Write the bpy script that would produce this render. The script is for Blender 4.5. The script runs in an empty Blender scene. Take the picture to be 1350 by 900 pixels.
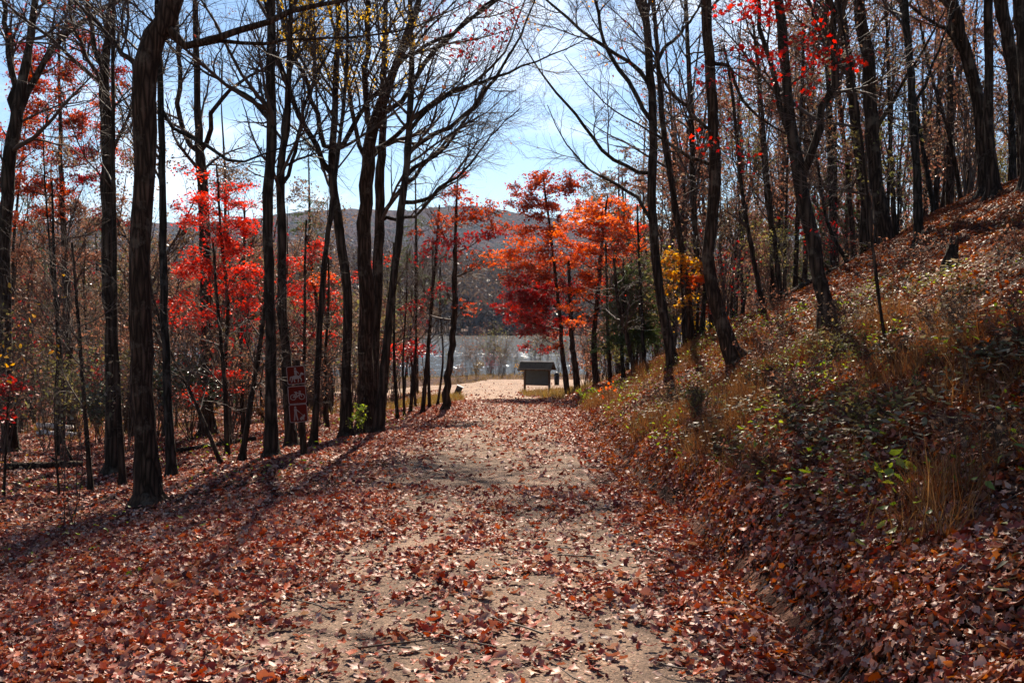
import bpy, math, random
import numpy as np
from mathutils import Vector

rng = np.random.default_rng(7)
random.seed(7)
sc = bpy.context.scene
COL = sc.collection
PI = math.pi

# ------------------------------------------------------------------ camera
CAM = np.array([0.0, 0.0, 1.6])
PITCH = math.atan(30 / 1350)
cam = bpy.data.cameras.new('camera')
cam.sensor_width = 36.0
cam.lens = 36.0
cam.clip_start = 0.05
cam.clip_end = 20000
co = bpy.data.objects.new('camera', cam)
co.location = CAM
co.rotation_euler = (PI / 2 - PITCH, 0, 0)
COL.objects.link(co)
sc.camera = co
FW = np.array([0, math.cos(PITCH), -math.sin(PITCH)])
UP = np.array([0, math.sin(PITCH), math.cos(PITCH)])
RT = np.array([1.0, 0, 0])


def at(px, py, D):
    return CAM + D * (FW + (px - 675) / 1350 * RT + (450 - py) / 1350 * UP)


def project(p):
    d = np.asarray(p) - CAM
    z = d @ FW
    return 675 + 1350 * (d @ RT) / z, 450 - 1350 * (d @ UP) / z, z


# ------------------------------------------------------------------ noise and terrain
_nr = np.random.default_rng(3)
_W = []
for o in range(5):
    for k in range(6):
        a = _nr.uniform(0, 2 * PI)
        _W.append((o, math.cos(a), math.sin(a), _nr.uniform(0, 2 * PI), _nr.uniform(.7, 1.3)))


def fbm(x, y, scale=1.0, octs=4, seed=0.0):
    """about -1..1, features about 1/scale metres"""
    v = 0.0
    for o, ca, sa, ph, fr in _W:
        if o < octs:
            f = scale * fr * 2 ** o
            v = v + np.sin((x * ca + y * sa) * f * 2.2 + ph + seed * (1.7 + o) + 1.3 * np.sin((x * sa - y * ca) * f * 1.1 + ph * 2 + seed)) / 2 ** o
    return v / 4.2


def sstep(a, b, x):
    t = np.clip((x - a) / (b - a), 0, 1)
    return t * t * (3 - 2 * t)


def zpath(y):
    return np.interp(y, [-40, 0, 30, 34, 48, 60, 78, 92, 108, 116, 135, 400, 432, 470, 640, 900, 1300, 3000],
                     [1.2, 0, -.99, -1.16, -2.05, -2.72, -3.1, -3.45, -4.7, -5.6, -7.5, -7.5, -4.9, -2.2, 16, 42, 54, 40])


def H(x, y):
    x = np.asarray(x, float)
    y = np.asarray(y, float)
    z = zpath(y)
    near = 1 - sstep(80, 105, y)
    # left shoulder falls away
    dl = np.maximum(0, -1.9 - x)
    drop = -0.85 * (1 - np.exp(-dl / 5.0)) - 0.012 * np.minimum(dl, 60)
    bump = fbm(x, y, .35, 4) * .10 * sstep(0, 1.5, dl)
    z = z + near * (drop + bump)
    # right bank
    xb = np.interp(y, [0, 30, 50, 62, 80, 110], [1.62, 1.75, 2.4, 4.2, 8.5, 12])
    xb = xb + .14 * fbm(y, y * .3, .5, 3, 5.0)
    d = x - xb
    dp = np.maximum(d, 0)
    fy = 1 - .72 * sstep(24, 60, y)
    slope = .56 * np.minimum(dp, 11) + .16 * np.maximum(0, np.minimum(dp - 11, 30))
    cut = (.22 + .12 * fbm(x * 0.3, y, .9, 3, 2.0)) * sstep(0.0, .3, d) * (1 - sstep(9, 20, y) * .8)
    ditch = -.07 * np.exp(-((d + .05) / .16) ** 2) * (1 - sstep(20, 32, y))
    bb = fbm(x, y, .45, 5, 1.0) * .12 * sstep(.1, 1.2, dp)
    z = z + near * (slope * fy - .12 * sstep(0, 2, dp) + cut + ditch + bb * fy)
    # far country
    far = sstep(420, 640, y)
    z = z + far * (fbm(x, y, .004, 4, 2.0) * 9 + np.abs(x) * .012)
    return z


def Hs(x, y):
    return float(H(np.array([x]), np.array([y]))[0])


# ------------------------------------------------------------------ mesh helpers
def mesh_np(name, V, faces, smooth=True, mats=(), mat_idx=None):
    """faces: list of (M,k) int arrays"""
    me = bpy.data.meshes.new(name)
    V = np.ascontiguousarray(V, np.float32).reshape(-1, 3)
    me.vertices.add(len(V))
    me.vertices.foreach_set('co', V.ravel())
    faces = [np.asarray(f, np.int32) for f in faces if len(f)]
    tot = np.concatenate([np.full(len(f), f.shape[1], np.int32) for f in faces])
    loops = np.concatenate([f.ravel() for f in faces])
    start = np.concatenate([[0], np.cumsum(tot)[:-1]]).astype(np.int32)
    me.loops.add(len(loops))
    me.loops.foreach_set('vertex_index', loops)
    me.polygons.add(len(tot))
    me.polygons.foreach_set('loop_start', start)
    me.polygons.foreach_set('loop_total', tot)
    me.polygons.foreach_set('use_smooth', np.full(len(tot), smooth, bool))
    for m in mats:
        me.materials.append(m)
    if mat_idx is not None:
        me.polygons.foreach_set('material_index', np.asarray(mat_idx, np.int32))
    me.update(calc_edges=True)
    return me


def obj(name, me, parent=None, loc=None):
    o = bpy.data.objects.new(name, me)
    COL.objects.link(o)
    if parent is not None:
        o.parent = parent
    if loc is not None:
        o.location = loc
    return o


def tag(o, label, cat, group=None):
    o['label'] = label
    o['category'] = cat
    if group:
        o['group'] = group
    return o


def thing(name, label, cat, loc, group=None):
    o = bpy.data.objects.new(name, None)
    o.empty_display_size = .2
    COL.objects.link(o)
    o.location = loc
    return tag(o, label, cat, group)


class MB:
    def __init__(self):
        self.V = []
        self.F = []
        self.n = 0

    def add(self, V, faces):
        V = np.asarray(V, float).reshape(-1, 3)
        for f in faces:
            self.F.append(np.asarray(f, np.int64) + self.n)
        self.V.append(V)
        self.n += len(V)

    def box(self, c, s, M=None):
        x, y, z = np.array(s) / 2
        v = np.array([[-x, -y, -z], [x, -y, -z], [x, y, -z], [-x, y, -z], [-x, -y, z], [x, -y, z], [x, y, z], [-x, y, z]])
        if M is not None:
            v = v @ np.asarray(M).T
        self.add(v + np.array(c), [np.array([[0, 3, 2, 1], [4, 5, 6, 7], [0, 1, 5, 4], [1, 2, 6, 5], [2, 3, 7, 6], [3, 0, 4, 7]])])

    def prism(self, pts, y0, y1):
        """polygon in xz, extruded along y (front at y0)"""
        n = len(pts)
        p = np.array(pts, float)
        a = np.c_[p[:, 0], np.full(n, y0), p[:, 1]]
        b = np.c_[p[:, 0], np.full(n, y1), p[:, 1]]
        i = np.arange(n)
        j = (i + 1) % n
        self.add(np.r_[a, b], [i[None, :], (i[::-1] + n)[None, :], np.c_[j, i, i + n, j + n]])

    def tube(self, P, R, sides=8, cap=True):
        V, F = tubes(np.asarray(P, float)[None], np.asarray(R, float)[None], sides)
        K = len(P)
        fs = [F]
        if cap:
            fs += [np.arange(sides)[::-1][None, :], (np.arange(sides) + (K - 1) * sides)[None, :]]
        self.add(V, fs)

    def mesh(self, name, mat, smooth=False):
        return mesh_np(name, np.concatenate(self.V), self.F, smooth, [mat])


def norm(v):
    return v / np.maximum(np.linalg.norm(v, axis=-1, keepdims=True), 1e-9)


def tubes(P, R, sides):
    """P (N,K,3) R (N,K) -> V, quads"""
    N, K = P.shape[:2]
    T = norm(np.gradient(P, axis=1))
    mean = norm(P[:, -1] - P[:, 0])
    ref = np.where(np.abs(mean[:, 2:3]) < .7, np.array([[0, 0, 1.0]]), np.array([[1.0, 0, 0]]))
    A = norm(np.cross(T, ref[:, None, :]))
    B = np.cross(T, A)
    th = np.arange(sides) * 2 * PI / sides
    c, s = np.cos(th), np.sin(th)
    V = P[:, :, None, :] + R[:, :, None, None] * (A[:, :, None, :] * c[None, None, :, None] + B[:, :, None, :] * s[None, None, :, None])
    i = np.arange(N)[:, None, None] * K * sides + np.arange(K - 1)[None, :, None] * sides + np.arange(sides)[None, None, :]
    j = i - np.arange(sides)[None, None, :] + ((np.arange(sides) + 1) % sides)[None, None, :]
    F = np.stack([i, j, j + sides, i + sides], -1).reshape(-1, 4)
    return V.reshape(-1, 3), F


def resample(P, R, K):
    P = np.asarray(P, float)
    R = np.asarray(R, float)
    n = len(P)
    if n == 2:
        P = np.r_[P[:1], (P[:1] + P[1:]) / 2, P[1:]]
        R = np.r_[R[:1], (R[:1] + R[1:]) / 2, R[1:]]
        n = 3
    Pe = np.r_[2 * P[:1] - P[1:2], P, 2 * P[-1:] - P[-2:-1]]
    seg = np.linalg.norm(np.diff(P, axis=0), axis=1)
    cum = np.r_[0, np.cumsum(seg)]
    s = np.linspace(0, cum[-1], K)
    i = np.clip(np.searchsorted(cum, s, side='right') - 1, 0, n - 2)
    t = ((s - cum[i]) / np.maximum(seg[i], 1e-9))[:, None]
    p0, p1, p2, p3 = Pe[i], Pe[i + 1], Pe[i + 2], Pe[i + 3]
    out = .5 * (2 * p1 + (p2 - p0) * t + (2 * p0 - 5 * p1 + 4 * p2 - p3) * t ** 2 + (3 * p1 - p0 - 3 * p2 + p3) * t ** 3)
    return out, np.interp(s, cum, R)


def spawn(P, R, M, t0, t1, ang, length, K, up=.05, wob=.15, rfac=.5, rend=.25, rmin=.002, flat=None, wts=None, rmax=9.):
    """M children spread over the parent polylines"""
    N, K0 = P.shape[:2]
    L = np.linalg.norm(np.diff(P, axis=1), axis=2).sum(1)
    w = L if wts is None else wts
    idx = rng.choice(N, M, p=w / w.sum())
    t = rng.uniform(t0, t1, M)
    f = t * (K0 - 1.001)
    i = f.astype(int)
    fr = (f - i)[:, None]
    pos = P[idx, i] * (1 - fr) + P[idx, i + 1] * fr
    tan = norm(P[idx, i + 1] - P[idx, i])
    r = R[idx, i] * (1 - fr[:, 0]) + R[idx, i + 1] * fr[:, 0]
    u = norm(np.cross(tan, norm(rng.normal(size=(M, 3)))))
    if flat is not None:
        u = norm(u * np.array([1, 1, flat]))
    a = rng.uniform(*ang, M)[:, None]
    d = norm(np.cos(a) * tan + np.sin(a) * u)
    ln = rng.uniform(*length, M) * (1.1 - .5 * t)
    out = np.empty((M, K, 3))
    out[:, 0] = pos
    for k in range(1, K):
        d = norm(d + wob * rng.normal(size=(M, 3)) + np.array([0, 0, up]))
        out[:, k] = out[:, k - 1] + d * (ln / (K - 1))[:, None]
    r0 = np.clip(np.minimum(r * rfac, ln * .022), rmin, rmax)
    RR = r0[:, None] * np.linspace(1, rend, K)[None, :]
    return out, np.maximum(RR, rmin * .7)


# leaf templates: outline half widths along the midrib; V (T,nv,3)
def leaf_templates(kind, n=24, curl=.5):
    out = []
    for k in range(n):
        c = rng.uniform(.2, 1) * curl * rng.choice([-1, 1, 1])
        fold = rng.uniform(.1, .9) * curl
        tw = rng.uniform(-1, 1) * curl
        if kind == 'oak':      # lobed, 7 stations
            ys = np.array([0, .16, .30, .46, .62, .80, 1.0])
            ws = np.array([.02, .20, .12, .30, .16, .26, .02]) * rng.uniform(.8, 1.2)
        elif kind == 'maple':
            ys = np.array([0, .14, .30, .46, .66, 1.0])
            ws = np.array([.02, .32, .22, .52, .2, .02]) * rng.uniform(.9, 1.1)
        elif kind == 'oval':
            ys = np.array([0, .3, .65, 1.0])
            ws = np.array([.02, .24, .2, .01])
        else:                  # 'simple'
            ys = np.array([0, .5, 1.0])
            ws = np.array([.05, .33, .03])
        m = len(ys)
        v = np.zeros((m, 3, 3))
        ang = (ys - .5) * c * 3.2
        R_ = 1 / max(abs(c) * 3.2, 1e-3) * np.sign(c)
        yy = np.sin(ang) * R_
        zz = (1 - np.cos(ang)) * R_
        for s, j in ((-1, 0), (0, 1), (1, 2)):
            v[:, j, 0] = s * ws * math.cos(fold) * (1 + .15 * rng.normal(size=m))
            v[:, j, 1] = yy
            v[:, j, 2] = zz + abs(s) * ws * math.sin(fold) + s * tw * (ys - .5) * .3 + (rng.normal(size=m) * .04 * curl if s else 0)
        out.append(v.reshape(-1, 3))
    return np.array(out), m


LT = {}
for kd, c in (('oak', .75), ('maple', .35), ('oval', .4), ('simple', .35)):
    LT[kd] = leaf_templates(kd, 32, c)


def leaves_geo(pos, nrm, size, kind, spin=None, fwd=None):
    """place leaves: nrm = face normal dirs"""
    T, m = LT[kind]
    N = len(pos)
    k = rng.integers(0, len(T), N)
    n = norm(nrm)
    if fwd is None:
        fwd = rng.normal(size=(N, 3))
    f = norm(fwd - (fwd * n).sum(1, keepdims=True) * n)
    s = np.cross(f, n)
    M = np.stack([s, f, n], 2) * np.asarray(size).reshape(-1, 1, 1)
    V = np.einsum('nij,nvj->nvi', M, T[k]) + pos[:, None, :]
    nv = T.shape[1]
    q = []
    for a in range(m - 1):
        for b in range(2):
            i = a * 3 + b
            q.append([i, i + 1, i + 4, i + 3])
    F = (np.arange(N)[:, None, None] * nv + np.array(q)[None]).reshape(-1, 4)
    return V.reshape(-1, 3), F


# ------------------------------------------------------------------ materials
def new_mat(name):
    m = bpy.data.materials.new(name)
    m.use_nodes = True
    nt = m.node_tree
    nt.nodes.clear()
    return m, nt, nt.nodes.new('ShaderNodeOutputMaterial')


def N(nt, kind, **kw):
    n = nt.nodes.new(kind)
    for k, v in kw.items():
        if k in n.inputs:
            n.inputs[k].default_value = v
        else:
            setattr(n, k, v)
    return n


def ramp(nt, cols, interp='LINEAR'):
    n = nt.nodes.new('ShaderNodeValToRGB')
    cr = n.color_ramp
    cr.interpolation = interp
    while len(cr.elements) < len(cols):
        cr.elements.new(.5)
    for e, (p, c) in zip(cr.elements, cols):
        e.position = p
        e.color = (*c, 1)
    return n


def mat_leaf(name, cols, trans=.5, gloss=.07, rough=.4, sat=1.15, tval=1.1):
    m, nt, out = new_mat(name)
    g = N(nt, 'ShaderNodeNewGeometry')
    n = len(cols)
    r = ramp(nt, [(i / max(1, n - 1), c) for i, c in enumerate(cols)])
    nt.links.new(g.outputs['Random Per Island'], r.inputs[0])
    d = N(nt, 'ShaderNodeBsdfDiffuse')
    t = N(nt, 'ShaderNodeBsdfTranslucent')
    gl = N(nt, 'ShaderNodeBsdfGlossy', Roughness=rough)
    gl.inputs['Color'].default_value = (1, 1, 1, 1)
    fr = N(nt, 'ShaderNodeLayerWeight', Blend=.22)
    mu = N(nt, 'ShaderNodeMath', operation='MULTIPLY_ADD')
    mu.inputs[1].default_value = gloss
    mu.inputs[2].default_value = gloss * .35
    nt.links.new(fr.outputs['Fresnel'], mu.inputs[0])
    m1 = N(nt, 'ShaderNodeMixShader', Fac=trans)
    m2 = N(nt, 'ShaderNodeMixShader')
    nt.links.new(r.outputs[0], d.inputs['Color'])
    hs = N(nt, 'ShaderNodeHueSaturation', Saturation=sat, Value=tval)
    nt.links.new(r.outputs[0], hs.inputs['Color'])
    nt.links.new(hs.outputs[0], t.inputs['Color'])
    nt.links.new(d.outputs[0], m1.inputs[1])
    nt.links.new(t.outputs[0], m1.inputs[2])
    nt.links.new(m1.outputs[0], m2.inputs[1])
    nt.links.new(gl.outputs[0], m2.inputs[2])
    nt.links.new(mu.outputs[0], m2.inputs[0])
    nt.links.new(m2.outputs[0], out.inputs[0])
    return m


def mat_noise(name, cols, scale=8., stretch=(1, 1, 1), rough=.85, bump=.3, detail=6., vor=None, spec=.3, dist=.05):
    m, nt, out = new_mat(name)
    tc = N(nt, 'ShaderNodeTexCoord')
    mp = N(nt, 'ShaderNodeMapping')
    mp.inputs['Scale'].default_value = stretch
    nt.links.new(tc.outputs['Object'], mp.inputs['Vector'])
    no = N(nt, 'ShaderNodeTexNoise', Scale=scale, Detail=detail, Roughness=.65)
    nt.links.new(mp.outputs[0], no.inputs['Vector'])
    k = len(cols)
    r = ramp(nt, [(.28 + .44 * i / max(1, k - 1), c) for i, c in enumerate(cols)])
    nt.links.new(no.outputs['Fac'], r.inputs[0])
    b = N(nt, 'ShaderNodeBsdfPrincipled', Roughness=rough)
    b.inputs['Specular IOR Level'].default_value = spec
    nt.links.new(r.outputs[0], b.inputs['Base Color'])
    bp = N(nt, 'ShaderNodeBump', Strength=bump, Distance=dist)
    h = no.outputs['Fac']
    if vor:
        v = N(nt, 'ShaderNodeTexVoronoi', Scale=vor)
        v.feature = 'DISTANCE_TO_EDGE'
        nt.links.new(mp.outputs[0], v.inputs['Vector'])
        ad = N(nt, 'ShaderNodeMath', operation='ADD')
        nt.links.new(v.outputs['Distance'], ad.inputs[0])
        nt.links.new(no.outputs['Fac'], ad.inputs[1])
        h = ad.outputs[0]
    nt.links.new(h, bp.inputs['Height'])
    nt.links.new(bp.outputs[0], b.inputs['Normal'])
    nt.links.new(b.outputs[0], out.inputs[0])
    return m


M = {}


def bark_mat(name, dark, mid, lichen, vs=13.):
    m, nt, out = new_mat(name)
    tc = N(nt, 'ShaderNodeTexCoord')
    mp = N(nt, 'ShaderNodeMapping')
    mp.inputs['Scale'].default_value = (1, 1, .14)
    nt.links.new(tc.outputs['Object'], mp.inputs['Vector'])
    wn = N(nt, 'ShaderNodeTexNoise', Scale=5., Detail=4.)
    nt.links.new(mp.outputs[0], wn.inputs['Vector'])
    mx = N(nt, 'ShaderNodeMix', data_type='RGBA')
    mx.inputs['Factor'].default_value = .12
    nt.links.new(mp.outputs[0], mx.inputs['A'])
    nt.links.new(wn.outputs['Color'], mx.inputs['B'])
    v = N(nt, 'ShaderNodeTexVoronoi', Scale=vs)
    v.feature = 'DISTANCE_TO_EDGE'
    nt.links.new(mx.outputs['Result'], v.inputs['Vector'])
    n2 = N(nt, 'ShaderNodeTexNoise', Scale=22., Detail=6., Roughness=.7)
    nt.links.new(mp.outputs[0], n2.inputs['Vector'])
    r = ramp(nt, [(.0, [c * .5 for c in dark]), (.12, dark), (.4, mid)])
    nt.links.new(v.outputs['Distance'], r.inputs[0])
    n3 = N(nt, 'ShaderNodeTexNoise', Scale=2.2, Detail=7., Roughness=.7)
    nt.links.new(tc.outputs['Object'], n3.inputs['Vector'])
    r3 = ramp(nt, [(.54, (0, 0, 0)), (.64, (.75, .75, .75))])
    nt.links.new(n3.outputs['Fac'], r3.inputs[0])
    ml = N(nt, 'ShaderNodeMix', data_type='RGBA')
    nt.links.new(r3.outputs[0], ml.inputs['Factor'])
    nt.links.new(r.outputs[0], ml.inputs['A'])
    ml.inputs['B'].default_value = (*lichen, 1)
    b = N(nt, 'ShaderNodeBsdfPrincipled', Roughness=.95)
    b.inputs['Specular IOR Level'].default_value = .1
    nt.links.new(ml.outputs['Result'], b.inputs['Base Color'])
    mn = N(nt, 'ShaderNodeMath', operation='MINIMUM')
    mn.inputs[1].default_value = .3
    nt.links.new(v.outputs['Distance'], mn.inputs[0])
    ad = N(nt, 'ShaderNodeMath', operation='MULTIPLY_ADD')
    ad.inputs[1].default_value = .25
    nt.links.new(n2.outputs['Fac'], ad.inputs[0])
    nt.links.new(mn.outputs[0], ad.inputs[2])
    bp = N(nt, 'ShaderNodeBump', Strength=.9, Distance=.05)
    nt.links.new(ad.outputs[0], bp.inputs['Height'])
    nt.links.new(bp.outputs[0], b.inputs['Normal'])
    nt.links.new(b.outputs[0], out.inputs[0])
    return m


M['bark'] = bark_mat('bark', (.034, .023, .016), (.088, .058, .040), (.125, .10, .075))
M['bark_red'] = bark_mat('bark_brown', (.042, .024, .015), (.11, .062, .040), (.14, .10, .07), 18.)
M['bark_grey'] = bark_mat('bark_grey', (.025, .02, .015), (.065, .05, .04), (.10, .09, .075), 16.)
M['twig'] = mat_noise('twig_bark', [(.042, .025, .017), (.095, .06, .042)], 4, (1, 1, 1), .75, .1, 3)
M['red'] = mat_leaf('scarlet_leaf', [(.62, .02, .014), (.78, .04, .025), (.85, .09, .04), (.7, .03, .02)], .6, .05, .4, 1.1, .9)
M['red_fg'] = mat_leaf('bright_red_leaf', [(.55, .015, .012), (.7, .04, .02), (.5, .01, .012)], .65, .06)
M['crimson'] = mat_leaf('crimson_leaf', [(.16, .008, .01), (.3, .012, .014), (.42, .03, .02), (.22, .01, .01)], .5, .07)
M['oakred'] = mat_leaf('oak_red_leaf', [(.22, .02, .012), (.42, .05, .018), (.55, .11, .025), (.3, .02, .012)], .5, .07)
M['orange'] = mat_leaf('orange_leaf', [(.7, .10, .015), (.75, .16, .025), (.65, .06, .015)], .6, .05)
M['yellow'] = mat_leaf('yellow_leaf', [(.7, .32, .04), (.75, .42, .06), (.65, .22, .03)], .55, .05)
M['gold'] = mat_leaf('gold_leaf', [(.85, .5, .08), (.9, .6, .15), (.8, .42, .06)], .6, .05)
M['russet'] = mat_leaf('russet_leaf', [(.16, .045, .02), (.30, .085, .032), (.38, .14, .05), (.22, .055, .025)], .5, .05, .4, .85, .8)
M['olive'] = mat_leaf('olive_leaf', [(.10, .105, .03), (.18, .17, .05), (.24, .17, .05), (.13, .12, .035)], .5, .04, .4, 1., .9)
M['brown'] = mat_leaf('brown_leaf', [(.12, .06, .032), (.22, .11, .055), (.28, .16, .07)], .5, .05, .4, .85, .9)
M['litter_dark'] = mat_leaf('dark_fallen_leaf', [(.05, .012, .005), (.13, .026, .009), (.22, .055, .018), (.07, .015, .006), (.32, .13, .055), (.15, .025, .009), (.2, .042, .012), (.38, .08, .018), (.44, .25, .16)], .34, .05, .4, 1.35, 1.05)  # darker leaf colours, used on the right bank
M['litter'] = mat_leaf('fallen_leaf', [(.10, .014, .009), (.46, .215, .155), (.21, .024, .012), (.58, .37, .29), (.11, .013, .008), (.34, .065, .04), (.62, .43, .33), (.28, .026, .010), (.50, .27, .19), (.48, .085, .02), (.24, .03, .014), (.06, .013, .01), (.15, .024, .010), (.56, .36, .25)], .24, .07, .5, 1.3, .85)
M['green_dark'] = mat_leaf('evergreen_leaf', [(.015, .03, .012), (.03, .055, .02), (.05, .08, .03)], .2, .22, .3)
M['needle'] = mat_leaf('needle', [(.04, .065, .022), (.07, .10, .032), (.11, .13, .045)], .45, .04)
M['green_yellow'] = mat_leaf('green_leaf', [(.10, .16, .02), (.2, .26, .04), (.3, .3, .05)], .55, .08)  # yellow-green is the leaf's own colour
M['bramble'] = mat_leaf('bramble_leaf', [(.05, .045, .02), (.09, .05, .025), (.14, .045, .025), (.08, .08, .03), (.3, .26, .2)], .35, .05, .4)
M['pale_weed'] = mat_leaf('pale_weed_leaf', [(.10, .09, .04), (.22, .19, .11), (.30, .22, .15), (.14, .13, .05), (.26, .12, .07)], .35, .04, .45)
M['dry'] = mat_leaf('dry_grass_blade', [(.14, .04, .014), (.24, .09, .026), (.09, .022, .010), (.34, .18, .07), (.07, .028, .012), (.20, .095, .035)], .42, .04, .4, 1.05, .95)
M['straw'] = mat_leaf('straw_blade', [(.16, .09, .03), (.24, .15, .05), (.14, .11, .035), (.3, .21, .10), (.12, .05, .02)], .4, .05)


def ground_mat():
    m, nt, out = new_mat('leafy_soil')
    tc = N(nt, 'ShaderNodeTexCoord')
    v = N(nt, 'ShaderNodeTexVoronoi', Scale=11.)
    v2 = N(nt, 'ShaderNodeTexVoronoi', Scale=17.)
    no = N(nt, 'ShaderNodeTexNoise', Scale=.6, Detail=8., Roughness=.7)
    w = N(nt, 'ShaderNodeTexNoise', Scale=14., Detail=3.)
    mx = N(nt, 'ShaderNodeMix', data_type='RGBA')
    mx.inputs['Factor'].default_value = .12
    nt.links.new(tc.outputs['Object'], mx.inputs['A'])
    nt.links.new(tc.outputs['Object'], w.inputs['Vector'])
    nt.links.new(w.outputs['Color'], mx.inputs['B'])
    for q in (v, v2):
        nt.links.new(mx.outputs['Result'], q.inputs['Vector'])
    nt.links.new(tc.outputs['Object'], no.inputs['Vector'])
    r = ramp(nt, [(0, (.02, .009, .006)), (.3, (.05, .017, .010)), (.6, (.085, .03, .017)), (.85, (.13, .058, .036)), (1, (.20, .10, .065))])
    sx = N(nt, 'ShaderNodeSeparateColor')
    nt.links.new(v.outputs['Color'], sx.inputs[0])
    nt.links.new(sx.outputs[0], r.inputs[0])
    r2 = ramp(nt, [(.35, (.45, .42, .4)), (.65, (1, 1, 1))])
    nt.links.new(no.outputs['Fac'], r2.inputs[0])
    mul = N(nt, 'ShaderNodeMix', data_type='RGBA', blend_type='MULTIPLY')
    mul.inputs['Factor'].default_value = 1
    nt.links.new(r.outputs[0], mul.inputs['A'])
    nt.links.new(r2.outputs[0], mul.inputs['B'])
    b = N(nt, 'ShaderNodeBsdfPrincipled', Roughness=.9)
    b.inputs['Specular IOR Level'].default_value = .05
    nt.links.new(mul.outputs['Result'], b.inputs['Base Color'])
    bp = N(nt, 'ShaderNodeBump', Strength=.7, Distance=.03)
    nt.links.new(sx.outputs[1], bp.inputs['Height'])
    bp2 = N(nt, 'ShaderNodeBump', Strength=.8, Distance=.04)
    nt.links.new(v2.outputs['Distance'], bp2.inputs['Height'])
    nt.links.new(bp.outputs[0], bp2.inputs['Normal'])
    nt.links.new(bp2.outputs[0], b.inputs['Normal'])
    nt.links.new(b.outputs[0], out.inputs[0])
    return m


def path_mat(name, base):
    m, nt, out = new_mat(name)
    tc = N(nt, 'ShaderNodeTexCoord')
    n1 = N(nt, 'ShaderNodeTexNoise', Scale=1.6, Detail=10., Roughness=.72)
    n2 = N(nt, 'ShaderNodeTexNoise', Scale=110., Detail=3., Roughness=.8)
    v = N(nt, 'ShaderNodeTexVoronoi', Scale=85.)
    for q in (n1, n2, v):
        nt.links.new(tc.outputs['Object'], q.inputs['Vector'])
    r = ramp(nt, [(.3, [c * .5 for c in base]), (.5, base), (.72, [min(1, c * 1.7) for c in base])])
    nt.links.new(n1.outputs['Fac'], r.inputs[0])
    sx = N(nt, 'ShaderNodeSeparateColor')
    nt.links.new(v.outputs['Color'], sx.inputs[0])
    r2 = ramp(nt, [(0, (.4, .4, .4)), (.6, (.95, .93, .9)), (.93, (1.2, 1.15, 1.05)), (1, (1.8, 1.7, 1.6))])
    nt.links.new(sx.outputs[0], r2.inputs[0])
    mul = N(nt, 'ShaderNodeMix', data_type='RGBA', blend_type='MULTIPLY')
    mul.inputs['Factor'].default_value = 1
    nt.links.new(r.outputs[0], mul.inputs['A'])
    nt.links.new(r2.outputs[0], mul.inputs['B'])
    b = N(nt, 'ShaderNodeBsdfPrincipled', Roughness=.95)
    b.inputs['Specular IOR Level'].default_value = .12
    nt.links.new(mul.outputs['Result'], b.inputs['Base Color'])
    ad = N(nt, 'ShaderNodeMath', operation='ADD')
    nt.links.new(n2.outputs['Fac'], ad.inputs[0])
    nt.links.new(sx.outputs[1], ad.inputs[1])
    bp = N(nt, 'ShaderNodeBump', Strength=.7, Distance=.006)
    nt.links.new(ad.outputs[0], bp.inputs['Height'])
    nt.links.new(bp.outputs[0], b.inputs['Normal'])
    nt.links.new(b.outputs[0], out.inputs[0])
    return m


def water_mat():
    m, nt, out = new_mat('lake_water')
    tc = N(nt, 'ShaderNodeTexCoord')
    mp = N(nt, 'ShaderNodeMapping')
    mp.inputs['Scale'].default_value = (.6, 1., 1)
    nt.links.new(tc.outputs['Object'], mp.inputs['Vector'])
    n1 = N(nt, 'ShaderNodeTexNoise', Scale=1.1, Detail=5., Roughness=.6)
    nt.links.new(mp.outputs[0], n1.inputs['Vector'])
    mp2 = N(nt, 'ShaderNodeMapping')
    mp2.inputs['Scale'].default_value = (.008, .022, 1)
    nt.links.new(tc.outputs['Object'], mp2.inputs['Vector'])
    n2 = N(nt, 'ShaderNodeTexNoise', Scale=1., Detail=3.)
    nt.links.new(mp2.outputs[0], n2.inputs['Vector'])
    r = ramp(nt, [(.49, (.005, .005, .005)), (.55, (.08, .08, .08)), (.61, (.75, .75, .75))])
    mp3 = N(nt, 'ShaderNodeMapping')
    mp3.inputs['Scale'].default_value = (.7, .16, 1)
    nt.links.new(tc.outputs['Object'], mp3.inputs['Vector'])
    n3 = N(nt, 'ShaderNodeTexNoise', Scale=1., Detail=2.)
    nt.links.new(mp3.outputs[0], n3.inputs['Vector'])
    av = N(nt, 'ShaderNodeMath', operation='MULTIPLY_ADD')
    av.inputs[1].default_value = .45
    nt.links.new(n3.outputs['Fac'], av.inputs[0])
    sc2 = N(nt, 'ShaderNodeMath', operation='MULTIPLY')
    sc2.inputs[1].default_value = .55
    nt.links.new(n2.outputs['Fac'], sc2.inputs[0])
    nt.links.new(sc2.outputs[0], av.inputs[2])
    nt.links.new(av.outputs[0], r.inputs[0])
    b = N(nt, 'ShaderNodeBsdfPrincipled', Roughness=.14)
    b.inputs['Base Color'].default_value = (.012, .016, .018, 1)
    b.inputs['IOR'].default_value = 1.33
    bp = N(nt, 'ShaderNodeBump', Distance=.5)
    nt.links.new(r.outputs[0], bp.inputs['Strength'])
    nt.links.new(n1.outputs['Fac'], bp.inputs['Height'])
    nt.links.new(bp.outputs[0], b.inputs['Normal'])
    nt.links.new(b.outputs[0], out.inputs[0])
    return m


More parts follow.
